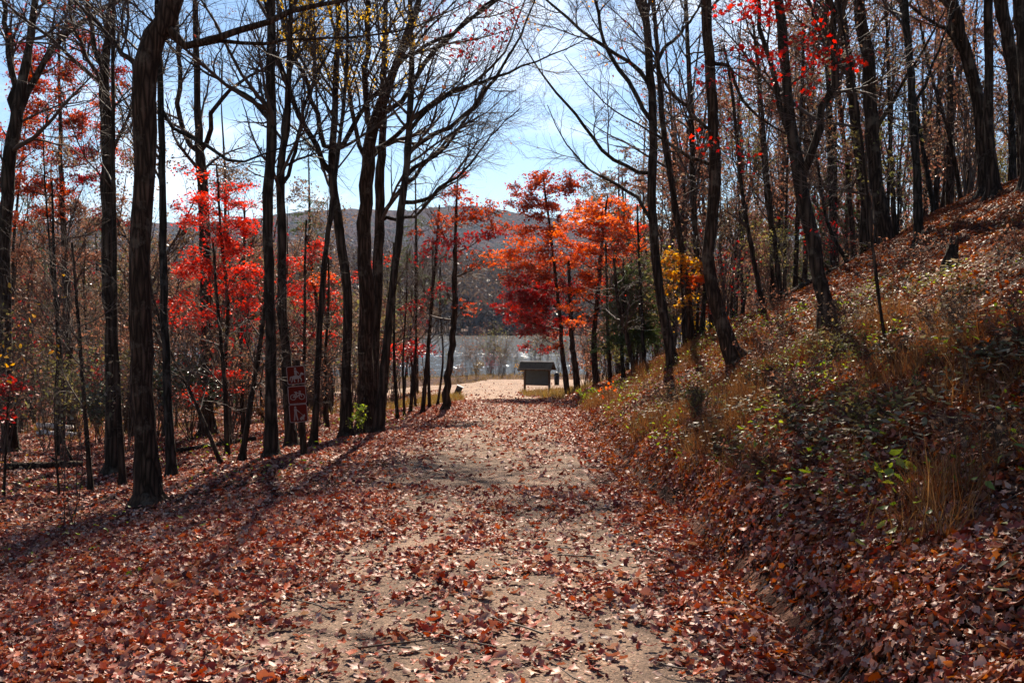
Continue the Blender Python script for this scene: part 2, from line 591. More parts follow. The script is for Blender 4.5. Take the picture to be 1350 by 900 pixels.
M['ground'] = ground_mat()
M['path'] = path_mat('worn_asphalt', (.185, .125, .093))
M['lot'] = path_mat('pale_gravel', (.30, .205, .155))
M['water'] = water_mat()
M['hill'] = mat_noise('wooded_ridge', [(.022, .022, .014), (.05, .028, .02), (.075, .04, .022), (.03, .032, .018), (.06, .042, .03)], .02, (1, 1, 1), .95, .6, 8, .06, .0, 12)
M['farbark'] = mat_leaf('far_tree_twigs', [(.05, .036, .028), (.09, .062, .048), (.12, .075, .05), (.06, .05, .03), (.14, .06, .035)], .3, .02)
M['wood_dark'] = mat_noise('weathered_wood', [(.05, .03, .018), (.11, .07, .042), (.17, .115, .075)], 9, (1, 1, .15), .85, .4, 6)
M['shingle'] = mat_noise('mossy_shingle', [(.06, .042, .026), (.14, .105, .065), (.10, .10, .05)], 7, (1, 1, 1), .9, .5, 6)
M['notice'] = mat_noise('notice_board', [(.06, .075, .075), (.09, .115, .11), (.075, .082, .065)], 2.5, (1, 1, 1), .45, .05, 3)
M['sign'] = mat_noise('sign_brown', [(.10, .011, .006), (.12, .013, .007)], 5, (1, 1, 1), .85, .03, 3, None, .08)
M['sign_white'] = mat_noise('sign_white', [(.20, .145, .12), (.28, .21, .175)], 14, (1, 1, 1), .6, .03, 4)
M['black_metal'] = mat_noise('dark_painted_metal', [(.012, .012, .013), (.03, .03, .032)], 6, (1, 1, 1), .5, .1, 4)
M['pale_metal'] = mat_noise('pale_metal', [(.5, .48, .46), (.6, .58, .56)], 6, (1, 1, 1), .4, .05, 4)
M['bleached'] = mat_noise('bleached_wood', [(.3, .26, .22), (.5, .45, .4), (.62, .58, .52)], 6, (.2, 1, 1), .8, .5, 6)

# ------------------------------------------------------------------ world, sun
SUN_EL, SUN_AZ = math.radians(39), math.radians(3.4)     # azimuth clockwise from +Y
w = bpy.data.worlds.new('World')
sc.world = w
w.use_nodes = True
nt = w.node_tree
nt.nodes.clear()
wo = nt.nodes.new('ShaderNodeOutputWorld')
bg = N(nt, 'ShaderNodeBackground', Strength=.05)
sky = nt.nodes.new('ShaderNodeTexSky')
sky.sky_type = 'NISHITA'
sky.sun_disc = False
sky.sun_elevation = SUN_EL
sky.sun_rotation = SUN_AZ
sky.air_density = 1.0
sky.dust_density = .05
sky.ozone_density = 3.0
tc = N(nt, 'ShaderNodeTexCoord')
mp = N(nt, 'ShaderNodeMapping')
mp.inputs['Scale'].default_value = (1, 1, 2.6)
nt.links.new(tc.outputs['Generated'], mp.inputs['Vector'])
cn = N(nt, 'ShaderNodeTexNoise', Scale=2.3, Detail=7., Roughness=.58)
nt.links.new(mp.outputs[0], cn.inputs['Vector'])
cr = ramp(nt, [(.53, (0, 0, 0)), (.72, (.75, .75, .75))])
nt.links.new(cn.outputs['Fac'], cr.inputs[0])
sx = N(nt, 'ShaderNodeSeparateXYZ')
nt.links.new(tc.outputs['Generated'], sx.inputs[0])
mr = N(nt, 'ShaderNodeMapRange')
mr.inputs['From Min'].default_value = .72
mr.inputs['From Max'].default_value = .9
nt.links.new(sx.outputs['Y'], mr.inputs['Value'])
cmul = N(nt, 'ShaderNodeMath', operation='MULTIPLY')
nt.links.new(cr.outputs[0], cmul.inputs[0])
nt.links.new(mr.outputs[0], cmul.inputs[1])
cm = N(nt, 'ShaderNodeMix', data_type='RGBA')
cm.inputs['B'].default_value = (15, 15, 15.4, 1)
nt.links.new(cmul.outputs[0], cm.inputs['Factor'])
nt.links.new(sky.outputs[0], cm.inputs['A'])
nt.links.new(cm.outputs['Result'], bg.inputs['Color'])
nt.links.new(bg.outputs[0], wo.inputs['Surface'])

sl = bpy.data.lights.new('sun', 'SUN')
sl.energy = 5.0
sl.angle = math.radians(.53)
sl.color = (1, .88, .72)
so = bpy.data.objects.new('sun', sl)
COL.objects.link(so)
sd = Vector((math.sin(SUN_AZ) * math.cos(SUN_EL), math.cos(SUN_AZ) * math.cos(SUN_EL), math.sin(SUN_EL)))
so.rotation_euler = (-sd).to_track_quat('-Z', 'Y').to_euler()
so.location = (5, 20, 40)

# ------------------------------------------------------------------ the setting


def grid(xs, ys, zf):
    X, Y = np.meshgrid(xs, ys)
    Z = zf(X, Y)
    nx, ny = len(xs), len(ys)
    i = (np.arange(ny - 1)[:, None] * nx + np.arange(nx - 1)[None]).ravel()
    return np.stack([X, Y, Z], -1).reshape(-1, 3), np.c_[i, i + 1, i + 1 + nx, i + nx]


def outward(a, b, n):
    return a * (b / a) ** np.linspace(0, 1, n)


xs = np.concatenate([-outward(14, 1400, 46)[::-1], np.arange(-13.8, 16, .2), outward(16, 1400, 44)])
ys = np.concatenate([np.arange(-14, 40, .2), np.arange(40, 136, 1.0), outward(136, 3000, 70)])
V, F = grid(xs, ys, H)
g = obj('ground', mesh_np('ground', V, [F], True, [M['ground']]))
g['kind'] = 'structure'


def pcx(y):
    return np.interp(y, [0, 5, 30, 40], [-.22, -.2, .0, .05])


u = np.linspace(-1, 1, 15)
yy = np.arange(-10, 34.01, .2)
Y, U = np.meshgrid(yy, u, indexing='ij')
hw = 1.62
X = pcx(Y) + np.where(U > 0, .72, 1) * U * (hw + .1 * fbm(Y, U * 2, .8, 3, 3.0))
Z = H(X, Y) + .012
i = (np.arange(len(yy) - 1)[:, None] * 15 + np.arange(14)[None]).ravel()
p = obj('path', mesh_np('path', np.stack([X, Y, Z], -1), [np.c_[i, i + 1, i + 16, i + 15]], True, [M['path']]))
p['kind'] = 'structure'

yy = np.arange(34.05, 80, .4)
nU = 41
Y, U = np.meshgrid(yy, np.linspace(0, 1, nU), indexing='ij')
xl = np.interp(Y, [34, 40, 48, 54, 62, 70, 80], [-1.65, -1.9, -2.5, -3.2, -4.6, -9, -16])
xr = np.interp(Y, [34, 40, 48, 56, 61, 66, 72, 80], [1.7, 1.15, .5, .25, .7, 4.2, 8.5, 14])
X = xl + (xr - xl) * U + .12 * fbm(Y, U * 4, .6, 3, 4.0) * (np.abs(U - .5) > .45)
Z = H(X, Y) + .02
i = (np.arange(len(yy) - 1)[:, None] * nU + np.arange(nU - 1)[None]).ravel()
p = obj('parking_lot', mesh_np('parking_lot', np.stack([X, Y, Z], -1), [np.c_[i, i + 1, i + nU + 1, i + nU]], True, [M['lot']]))
p['kind'] = 'structure'

LAKE_Z = -5.15
V, F = grid(np.linspace(-1300, 1300, 40), np.linspace(104, 440, 20), lambda x, y: x * 0 + LAKE_Z)
p = obj('water', mesh_np('water', V, [F], True, [M['water']]))
p['kind'] = 'structure'


def ridge(x, y):
    r = 150 + 26 * fbm(x, y * 0, .0021, 4, 1.0) + 30 * np.exp(-((x + 480) / 500) ** 2) + 16 * np.exp(-((x + 80) / 260) ** 2) - .02 * np.maximum(x, 0)
    t = sstep(1300, 2250, y)
    back = 1 - .5 * sstep(2300, 3300, y)
    return -20 + (r + 62) * t * back + 14 * fbm(x, y, .004, 5, 7.0) * t


V, F = grid(np.concatenate([np.linspace(-3200, -1300, 60), np.linspace(-1290, 1000, 300), np.linspace(1020, 3200, 60)]), np.linspace(1250, 3300, 130), ridge)
V[:, 2] += rng.uniform(-4.5, 4.5, len(V)) * (V[:, 1] > 1400)
V[:, :2] += rng.uniform(-3, 3, (len(V), 2))
p = obj('mountain', mesh_np('mountain', V, [F], True, [M['hill']]))
p['kind'] = 'structure'

# far woods on the slope across the lake: one mass
NT = 6500
fx = rng.uniform(-1, 1, NT)
fy = rng.uniform(0, 1, NT) ** 1.5 * 560 + 428
fx = fx * (fy * .62 + 60)
fz = H(fx, fy)
hh = rng.uniform(13, 24, NT)
vs, fs, n0 = [], [], 0
base = np.stack([fx, fy, fz], 1)
tr = np.stack([base, base + np.c_[rng.normal(size=(NT, 2)) * .6, hh * .5], base + np.c_[rng.normal(size=(NT, 2)), hh]], 1)
V, F = tubes(tr, np.stack([hh * .013, hh * .009, hh * .003], 1), 3)
vs.append(V); fs.append(F); n0 += len(V)
NB = 26
t = rng.uniform(.12, .98, (NT, NB))
org = base[:, None] + np.stack([t * 0, t * 0, hh[:, None] * t], -1)
az = rng.uniform(0, 2 * PI, (NT, NB))
ln = hh[:, None] * (.30 * (1.15 - t)) * rng.uniform(.6, 1.2, (NT, NB)) + .6
tip = org + np.stack([np.cos(az) * ln, np.sin(az) * ln, ln * rng.uniform(.3, 1.1, (NT, NB))], -1)
wd = np.stack([-np.sin(az), np.cos(az), az * 0 + rng.normal(size=az.shape) * .7], -1) * (ln * .17)[..., None]
mid = (org + tip) / 2
V = np.stack([org, mid + wd, tip, mid - wd], 2).reshape(-1, 3)
F = np.arange(len(V)).reshape(-1, 4) + n0
vs.append(V); fs.append(F)
p = obj('far_woods', mesh_np('far_woods', np.concatenate(vs), fs, False, [M['farbark']]))
p['kind'] = 'stuff'


# ------------------------------------------------------------------ litter, grass, undergrowth
def scatter_ground(n, y0, y1, spread=.56, margin=2.0, pw=1.0):
    y = y0 + (y1 - y0) * rng.uniform(0, 1, n) ** pw
    x = rng.uniform(-1, 1, n) * (y * spread + margin)
    return x, y


def litter_density(x, y):
    dx = np.abs(x - pcx(y) + .05)
    on = 1 - sstep(.95, 1.8, dx + .35 * fbm(x, y, .9, 3, 9.0))
    cl = sstep(-.3, .45, fbm(x, y, 2.6, 5, 2.0)) * sstep(-.7, .3, fbm(x, y, .8, 3, 6.0))
    d_path = (.12 + .42 * cl) * np.interp(y, [3, 9, 20, 32], [.62, 1.0, 1.6, 1.8])
    d = np.clip(1 - on, 0, 1) + on * np.minimum(d_path, 1)
    lot = (y > 33) & (x > np.interp(y, [34, 40, 48, 54, 62], [-1.65, -1.9, -2.5, -3.2, -4.6])) & (x < np.interp(y, [34, 40, 48, 56, 61, 66, 72], [1.7, 1.15, .5, .25, .7, 4.2, 8.5]))
    d = np.where(lot, np.interp(y, [33, 35, 40, 60], [.8, .3, .12, .05]), d)
    return np.clip(d, 0, 1)


def ground_normal(x, y):
    e = .15
    return norm(np.stack([-(H(x + e, y) - H(x - e, y)) / (2 * e), -(H(x, y + e) - H(x, y - e)) / (2 * e), np.ones_like(x)], 1))


def litter(name, n, y0, y1, kind, smin, smax, tilt, lift, pw, everywhere=0):
    x, y = scatter_ground(n, y0, y1, .56, 2.2, pw)
    dn = litter_density(x, y)
    keep = rng.uniform(0, 1, n) < (.25 + dn if everywhere else dn)
    x, y = x[keep], y[keep]
    nn = ground_normal(x, y) + rng.normal(size=(len(x), 3)) * tilt
    z = H(x, y) + rng.uniform(.014, max(.016, lift), len(x))
    s = rng.uniform(smin, smax, len(x)) * np.where(rng.uniform(size=len(x)) < .15, 1.3, 1)
    pos = np.stack([x, y, z], 1)
    on_bank = sstep(.2, 1.6, x - 1.55 + .7 * rng.normal(size=len(x))) > .5  # leaves right of the path take the darker mix
    for k, mk in ((~on_bank, 'litter'), (on_bank, 'litter_dark')):
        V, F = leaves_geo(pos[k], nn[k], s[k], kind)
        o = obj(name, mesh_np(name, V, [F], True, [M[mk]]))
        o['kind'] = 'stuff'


litter('leaf_litter', 62000, 2.6, 12, 'oak', .035, .105, .42, .045, .75)
litter('leaf_litter', 40000, 2.6, 12, 'maple', .035, .07, .42, .045, .75)
litter('leaf_litter', 50000, 2.6, 12, 'oval', .025, .06, .42, .04, .75)
litter('leaf_fragments', 90000, 2.6, 14, 'simple', .010, .026, .35, .018, .75, 1)
# leaves caught on the steep cut at the bank foot
nb_ = 26000
yb = 3 + 21 * rng.uniform(0, 1, nb_) ** 1.3
xb = 1.62 + yb * .004 + rng.uniform(-.35, .75, nb_)
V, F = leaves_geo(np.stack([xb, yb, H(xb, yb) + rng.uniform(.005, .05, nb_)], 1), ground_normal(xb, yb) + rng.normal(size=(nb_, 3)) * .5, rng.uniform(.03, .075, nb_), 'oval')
o = obj('leaf_litter', mesh_np('leaf_litter', V, [F], True, [M['litter_dark']]))
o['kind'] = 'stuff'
litter('leaf_litter', 200000, 12, 36, 'oval', .055, .105, .45, .05, .7)
litter('leaf_litter', 60000, 34, 72, 'simple', .09, .17, .5, .06, .8)


def blades(name, x, y, h, wid, mat, lean=.35, zoff=0.):
    n = len(x)
    b = np.stack([x, y, H(x, y) - .01 + zoff], 1)
    d = norm(np.c_[rng.normal(size=(n, 2)) * lean, np.ones(n)])
    bend = rng.normal(size=(n, 3)) * np.array([1, 1, .2]) * .35
    m1 = b + d * h[:, None] * .5
    m2 = m1 + norm(d + bend) * h[:, None] * .5
    s = norm(np.c_[rng.normal(size=(n, 2)), np.zeros(n)]) * wid[:, None]
    V = np.stack([b - s, b + s, m1 + s * .8, m1 - s * .8, m2 + s * .12, m2 - s * .12], 1).reshape(-1, 3)
    i = np.arange(n) * 6
    F = np.concatenate([np.c_[i, i + 1, i + 2, i + 3], np.c_[i + 3, i + 2, i + 4, i + 5]])
    o = obj(name, mesh_np(name, V, [F], True, [mat]))
    o['kind'] = 'stuff'
    return o


def patch_pts(n, x0, x1, y0, y1, seed, thr=.1, sc_=.5):
    x = rng.uniform(x0, x1, n)
    y = rng.uniform(y0, y1, n)
    k = fbm(x, y, sc_, 3, seed) > thr
    return x[k], y[k]


# dry orange grass on the bank
x, y = patch_pts(60000, 2.0, 5.2, 5.5, 30, 4.4, .48, 1.1)
blades('dry_grass', x, y, rng.uniform(.08, .34, len(x)), rng.uniform(.002, .005, len(x)), M['dry'], .5)
# tufts of taller brush
nt_, bl = 420, 46
cx, cy = patch_pts(nt_ * 5, 1.95, 5.6, 5.5, 30, 5.5, .3, 1.1)
cx, cy = cx[:nt_], cy[:nt_]
hh = np.repeat(rng.uniform(.18, .55, len(cx)), bl)
x = np.repeat(cx, bl) + rng.normal(size=len(cx) * bl) * .09
y = np.repeat(cy, bl) + rng.normal(size=len(cx) * bl) * .09
blades('dry_grass', x, y, hh * rng.uniform(.5, 1.1, len(x)), rng.uniform(.0015, .0045, len(x)), M['dry'], .4)
# clumps of pale leafy weeds standing on the bank
cx, cy = patch_pts(900, 2.1, 6.5, 5.5, 19, 9.2, .12, .5)
cx, cy = cx[:60], cy[:60]
per = 34
x = np.repeat(cx, per) + rng.normal(size=len(cx) * per) * .17
y = np.repeat(cy, per) + rng.normal(size=len(cx) * per) * .17
zz = H(x, y) + np.repeat(rng.uniform(.12, .34, len(cx)), per) + rng.normal(size=len(x)) * .05
V, F = leaves_geo(np.stack([x, y, zz], 1), np.c_[rng.normal(size=(len(x), 2)) * .3, np.ones(len(x))], rng.uniform(.05, .105, len(x)), 'oval')
o = obj('undergrowth', mesh_np('undergrowth', V, [F], True, [M['pale_weed']]))
o['kind'] = 'stuff'
x2, y2 = np.repeat(cx, 12) + rng.normal(size=len(cx) * 12) * .12, np.repeat(cy, 12) + rng.normal(size=len(cx) * 12) * .12
blades('undergrowth_stems', x2, y2, rng.uniform(.15, .4, len(x2)), np.full(len(x2), .002), M['dry'], .4)
# straw at the lot edges and lake bank
xa, ya = patch_pts(9000, -4.5, -1.5, 33, 62, 1.0, -.3, .4)
k = xa < np.interp(ya, [34, 40, 48, 54, 62], [-1.6, -1.9, -2.5, -3.2, -4.6])
xb_, yb_ = patch_pts(9000, .3, 5, 36, 66, 2.0, -.4, .4)
k2 = xb_ > np.interp(yb_, [34, 40, 48, 56, 61, 66], [1.8, 1.25, .6, .35, .9, 4.4])
xc, yc = patch_pts(26000, -40, 16, 78, 112, 3.0, -.2, .2)
xd, yd = patch_pts(16000, -26, -4, 28, 70, 6.0, .1, .25)
x = np.r_[xa[k], xb_[k2], xc, xd]
y = np.r_[ya[k], yb_[k2], yc, yd]
blades('straw_grass', x, y, rng.uniform(.12, .42, len(x)), rng.uniform(.005, .012, len(x)), M['straw'], .4)

# low leafy undergrowth on the bank
x, y = patch_pts(9000, 1.9, 9, 3.6, 27, 8.0, .2, .6)
nl = len(x)
zz = H(x, y) + rng.uniform(.03, .34, nl)
V, F = leaves_geo(np.stack([x, y, zz], 1), np.c_[rng.normal(size=(nl, 2)) * .45, np.ones(nl)], rng.uniform(.04, .09, nl), 'oval')
o = obj('undergrowth', mesh_np('undergrowth', V, [F], True, [M['bramble']]))
o['kind'] = 'stuff'
x, y = patch_pts(9000, 1.9, 6.5, 4.6, 30, 3.3, .12, .9)
x2, y2 = patch_pts(2500, -10, -2.6, 9, 34, 7.3, .2, .5)
x, y = np.r_[x, x2], np.r_[y, y2]
nl = len(x)
zz = H(x, y) + rng.uniform(.03, .3, nl)
V, F = leaves_geo(np.stack([x, y, zz], 1), np.c_[rng.normal(size=(nl, 2)) * .6, np.ones(nl)], rng.uniform(.03, .08, nl), 'oval')
o = obj('undergrowth', mesh_np('undergrowth', V, [F], True, [M['green_yellow']]))
o['kind'] = 'stuff'


# fallen twigs and sticks
nt_ = 420
ty = 3.4 + 20 * rng.uniform(0, 1, nt_) ** 1.2
tx = rng.uniform(-1, 1, nt_) * (ty * .55 + 1)
a = rng.uniform(0, PI, nt_)
ln = rng.uniform(.08, .55, nt_)
tt = np.linspace(-.5, .5, 6)
PX = tx[:, None] + np.cos(a)[:, None] * ln[:, None] * tt + rng.normal(size=(nt_, 6)) * .012
PY = ty[:, None] + np.sin(a)[:, None] * ln[:, None] * tt + rng.normal(size=(nt_, 6)) * .012
V, F = tubes(np.stack([PX, PY, H(PX, PY) + rng.uniform(.03, .06, (nt_, 1))], -1), np.linspace(.005, .002, 6)[None] * rng.uniform(.6, 1.5, (nt_, 1)), 5)
o = obj('twig_litter', mesh_np('twig_litter', V, [F], True, [M['twig']]))
o['kind'] = 'stuff'


# ------------------------------------------------------------------ trees
def knobbly(P, R, amp=.12):
    K = len(R)
    R = R * (1 + amp * rng.normal(size=K) * .5)
    return P + rng.normal(size=(K, 3)) * (R * .18)[:, None], R


def stem_from(trace, D, top=None, depth_drift=0.):
    """trace: [(px,py,w)] base first; world polyline; base sunk into the ground; optional extension to height"""
    pts, rad = [], []
    n = len(trace)
    for i, (px, py, wd) in enumerate(trace):
        d = D + depth_drift * i / max(1, n - 1)
        pts.append(at(px, py, d))
        rad.append(wd / 2 / 1350 * d)
    pts, rad = np.array(pts), np.array(rad)
    return pts, rad


def make_tree(name, label, D, trace, limbs=(), height=17., m1=36, m2=200, m3=900, cs=.3, foliage=(), bark='bark', group=None,
              up=.10, cat='tree', l1=(1.6, 4.2), drift=0., sparse=None):
    pts, rad = stem_from(trace, D, drift)
    x0, y0 = pts[0, 0], pts[0, 1]
    z0 = Hs(x0, y0)
    base = np.array([x0, y0, z0])
    # base point and flare
    r_b = rad[0]
    nx_ = pts[1] if len(pts) > 1 and pts[1][2] > z0 + .3 else pts[min(2, len(pts) - 1)]
    ld = (nx_ - base)[:2] / max(.3, nx_[2] - z0)
    P = [np.array([x0 - ld[0] * .25, y0 - ld[1] * .25, z0 - .25]), np.array([x0, y0, z0 + .0]), np.array([x0 + ld[0] * .16, y0 + ld[1] * .16, z0 + .16])]
    R = [r_b * 2.6, r_b * 1.75, r_b * 1.2]
    for q, r in zip(pts[1:], rad[1:]):
        if q[2] > P[-1][2] + .25:
            P.append(q); R.append(r)
    # extend to the full height
    if height and P[-1][2] < z0 + height:
        d = norm(P[-1] - P[-2]); r = R[-1]; rem = z0 + height - P[-1][2]; n = 4
        ztop = P[-1][2]
        for k in range(1, n + 1):
            d = norm(d * .8 + np.array([rng.normal() * .06, rng.normal() * .06 + .02, .35]))
            P.append(P[-1] + d * rem / n); R.append(max(.012, r * (1 - .85 * k / n)))
    Ls = np.linalg.norm(np.diff(np.array(P), axis=0), axis=1).sum()
    K = 30
    TP, TR = resample(P, R, K)
    TP[2:], TR[2:] = knobbly(TP[2:], TR[2:])
    root = thing(name, label, cat, base, group)
    fine = np.r_[np.linspace(0, 1.2, 9), np.linspace(1.5, Ls, 40)] / Ls
    FP, FR = resample(P, R, 400)
    fi = np.clip((fine * 399).astype(int), 0, 399)
    FP, FR = FP[fi], FR[fi]
    FP[9:], FR[9:] = FP[9:] + rng.normal(size=(40, 3)) * (FR[9:] * .10)[:, None], FR[9:] * (1 + rng.normal(size=40) * .035)
    V, F = tubes(FP[None], FR[None], 16)
    Vr = V.reshape(len(FP), 16, 3)
    lob = 1 + .45 * np.exp(-fine * Ls / .28)[:, None] * np.sin(np.arange(16) * 2 * PI / 16 * rng.integers(3, 6) + rng.uniform(0, 6))[None] + .05 * rng.normal(size=(len(FP), 16))
    V = (FP[:, None] + (Vr - FP[:, None]) * lob[..., None]).reshape(-1, 3)
    obj('trunk', mesh_np('trunk', V - base, [F], True, [M[bark]]), root)
    stems, srad = [TP], [TR]
    for lm in limbs:
        pp = []
        n = len(lm)
        off = rng.uniform(-.12, .16) * D / 20
        for i, (px, py, wd) in enumerate(lm):
            pp.append((at(px, py, D + off * i * 1.2), wd / 2 / 1350 * D))
        lp = np.array([a for a, b in pp])
        lr = np.array([b for a, b in pp])
        # snap to the nearest stem point
        best = min((np.linalg.norm(s - lp[0], axis=1).min(), k) for k, s in enumerate(stems))
        s = stems[best[1]]
        j = np.argmin(np.linalg.norm(s - lp[0], axis=1))
        lp[0] = s[j]
        # run on beyond the last traced point
        d = norm(lp[-1] - lp[-2]); ext = rng.uniform(.8, 1.8)
        for k in range(2):
            d = norm(d + rng.normal(size=3) * .15 + np.array([0, 0, .15]))
            lp = np.r_[lp, (lp[-1] + d * ext)[None]]
            lr = np.r_[lr, lr[-1] * .6]
        lp, lr = resample(lp, lr, 16)
        lp[1:] += rng.normal(size=(15, 3)) * (lr[1:] * .55)[:, None]
        V, F = tubes(lp[None], lr[None], 7)
        obj('limb', mesh_np('limb', V - base, [F], True, [M[bark]]), root)
        lp30, lr30 = resample(lp, lr, K)
        stems.append(lp30); srad.append(lr30)
    SP, SR = np.array(stems), np.array(srad)
    geo, n0 = [], 0
    V1 = []
    wts = np.linalg.norm(np.diff(SP, axis=1), axis=2).sum(1)
    wts[0] *= (1 - cs)
    # trunk children only above cs; limb children all along
    nt_ = max(1, int(m1 * wts[0] / wts.sum()))
    a1, b1 = spawn(SP[:1], SR[:1], nt_, cs, .99, (.5, 1.15), l1, 9, up * .5, .13, .45, .2, .004)
    if len(SP) > 1 and m1 > nt_:
        a2, b2 = spawn(SP[1:], SR[1:], m1 - nt_, .15, .99, (.35, .95), (l1[0] * .6, l1[1] * .6), 9, up * .5, .13, .5, .2, .004, wts=wts[1:])
        a1, b1 = np.r_[a1, a2], np.r_[b1, b2]
    lev = [(a1, b1, 5)]
    a2, b2 = spawn(a1, b1, m2, .15, .98, (.35, .9), (.6, 1.7), 6, up * .4, .22, .6, .25, .003)
    lev.append((a2, b2, 4))
    a3, b3 = spawn(np.r_[a2, resample_many(a1, 6)], np.r_[b2, b1[:, [0, 2, 4, 5, 7, 8]]], m3, .15, 1., (.35, .95), (.25, .8), 4, up * .3, .24, .6, .5, .0022)
    lev.append((a3, b3, 3))
    Vs, Fs = [], []
    for a, b, s in lev:
        V, F = tubes(a, b, s)
        Vs.append(V); Fs.append(F + n0); n0 += len(V)
    cr_ = obj('crown', mesh_np('crown', np.concatenate(Vs) - base, Fs, True, [M['twig'] if bark != 'bark_grey' else M['twig']]), root)
    tw = a3
    for (mk, n, kind, s0, s1, where) in foliage:
        pool = tw.reshape(-1, 3)
        if where is not None:
            cx, cy, rp = where
            c = at(cx, cy, D)
            pool = pool[np.linalg.norm((pool - c)[:, [0, 2]], axis=1) < rp / 1350 * D]
        if mk.endswith('^'):  # unseen leaves above the frame, added to shade the right bank
            d_ = pool - CAM
            pool = pool[(d_ @ UP) / (d_ @ FW) * 1350 > 470]
            mk = mk[:-1]
        if len(pool) < 2:
            continue
        pos = pool[rng.integers(0, len(pool), n)] + rng.normal(size=(n, 3)) * .06
        V, F = leaves_geo(pos, rng.normal(size=(n, 3)) + np.array([0, 0, .6]), rng.uniform(s0, s1, n), kind)
        obj('foliage', mesh_np('foliage', V - base, [F], True, [M[mk]]), cr_)
    return root


def resample_many(P, K):
    i = np.linspace(0, P.shape[1] - 1, K).round().astype(int)
    return P[:, i]


def make_spray_tree(name, label, D, trace, sprays, kind='maple', wide=1.12, size=(.06, .11), bark='bark', depth=1.0, group=None, cat='tree',
                    ribs=9, per=90, flatn=.6, rzf=1.35, droop=-.12, jit=.09, twigmat='twig', top=None):
    """a small tree whose foliage hangs in separate boughs: (px,py,half width,half height,material[,leaf factor])"""
    pts, rad = stem_from(trace, D)
    x0, y0 = pts[0, 0], pts[0, 1]
    z0 = Hs(x0, y0)
    base = np.array([x0, y0, z0])
    P = [np.array([x0, y0, z0 - .2]), np.array([x0, y0, z0 + .03])]
    R = [rad[0] * 1.4, rad[0] * 1.2]
    for q, r in zip(pts[1:], rad[1:]):
        if q[2] > P[-1][2] + .1:
            P.append(q); R.append(r)
    TP, TR = resample(P, R, 30)
    TP[2:], TR[2:] = knobbly(TP[2:], TR[2:])
    root = thing(name, label, cat, base, group)
    V, F = tubes(TP[None], TR[None], 8)
    obj('trunk', mesh_np('trunk', V - base, [F], True, [M[bark]]), root)
    tw, twr, rb, rbr = [], [], [], []
    leaves = {}
    more = []
    for q in sprays:
        for _ in range(2):
            more.append((q[0] + rng.normal() * q[2] * .7, q[1] + rng.normal() * q[3] * 1.3, q[2] * rng.uniform(.35, .6), q[3] * rng.uniform(.5, .9), q[4], (q[5] if len(q) > 5 else 1.) * .8, (q[0], q[1])))
    if D < 15:
        more = more[::2]
    cent = {}
    rs = min(1., D / 22)
    for sp in list(sprays) + more:
        px, py, hw_, hh_, mk = sp[:5]
        fac = sp[5] if len(sp) > 5 else 1.
        c = at(px + rng.normal() * 3, py + rng.normal() * 3, D) + np.array([0, rng.uniform(-1, 1) * depth * hw_ / 1350 * D * 1.2, 0])
        rx, rz = hw_ * wide / 1350 * D, hh_ * rzf / 1350 * D
        # limb from the trunk, leaving it somewhat below
        dist = np.linalg.norm((TP - c)[:, :2], axis=1).min()
        zz = c[2] - .35 * dist - .15
        j = int(np.clip(np.argmin(np.abs(TP[:, 2] - zz)), 3, len(TP) - 2))
        s = TP[j]
        if len(sp) > 6:
            s = cent[sp[6]]
            dist = np.linalg.norm(s - c)
        else:
            cent[(px, py)] = c
        side = norm(np.array([c[0] - s[0], c[1] - s[1], 0]) + 1e-6)
        mids = s + (c - s) * .5 + np.array([0, 0, -.1 * dist])
        lp, lr = resample([s, mids, c, c + side * rx * .8 + np.array([0, 0, droop * rx])], ([max(.01 * rs, TR[j] * .4), max(.007 * rs, TR[j] * .25), .005 * rs, .003 * rs] if len(sp) < 7 else [.006 * rs, .005 * rs, .004 * rs, .002 * rs]), 12)
        tw.append(lp); twr.append(lr)
        nr = max(4, int(ribs * 1.4 * (.6 + .4 * fac)))
        u_ = rng.normal(size=(nr, 3)); u_ = norm(u_) * rng.uniform(.45, 1, (nr, 1)) ** .5
        end = c + u_ * np.array([rx, rx * depth, rz])
        st = lp[rng.integers(5, 12, nr)]
        tt = np.linspace(0, 1, 6)[None, :, None]
        rib = st[:, None] * (1 - tt) + end[:, None] * tt + np.array([0, 0, 1.]) * (4 * tt * (1 - tt)) * rng.uniform(0, .12, (nr, 1, 1)) * rx
        rib += rng.normal(size=rib.shape) * .02
        rib[:, :, 2] += droop * rx * tt[:, :, 0] ** 2
        rb.append(rib); rbr.append(np.repeat(np.linspace(.005, .0018, 6)[None], nr, 0) * (D / 25))
        nl_ = int(per * 1.7 * fac * (hw_ * hh_ / 300.) ** .7)
        ii = rng.integers(0, nr, nl_); ft = rng.uniform(.15, 1, nl_) * 4.99
        a = ft.astype(int); fr = (ft - a)[:, None]
        pos = rib[ii, a] * (1 - fr) + rib[ii, a + 1] * fr
        pos = pos + rng.normal(size=pos.shape) * np.array([jit, jit, jit * .45])
        leaves.setdefault(mk, []).append(pos)
    TWP = np.array(tw); TWR = np.array(twr)
    RP = np.concatenate(rb); RR = np.concatenate(rbr)
    V1, F1 = tubes(TWP, TWR, 5)
    V2, F2 = tubes(RP, RR, 3)
    # a few bare twigs too
    a3, b3 = spawn(TWP, TWR, len(tw) * 8, .2, 1, (.4, 1.0), (.3, .9), 4, .05, .15, .5, .5, .002)
    V3, F3 = tubes(a3, b3, 3)
    cr_ = obj('crown', mesh_np('crown', np.concatenate([V1, V2, V3]) - base, [F1, F2 + len(V1), F3 + len(V1) + len(V2)], True, [M[twigmat]]), root)
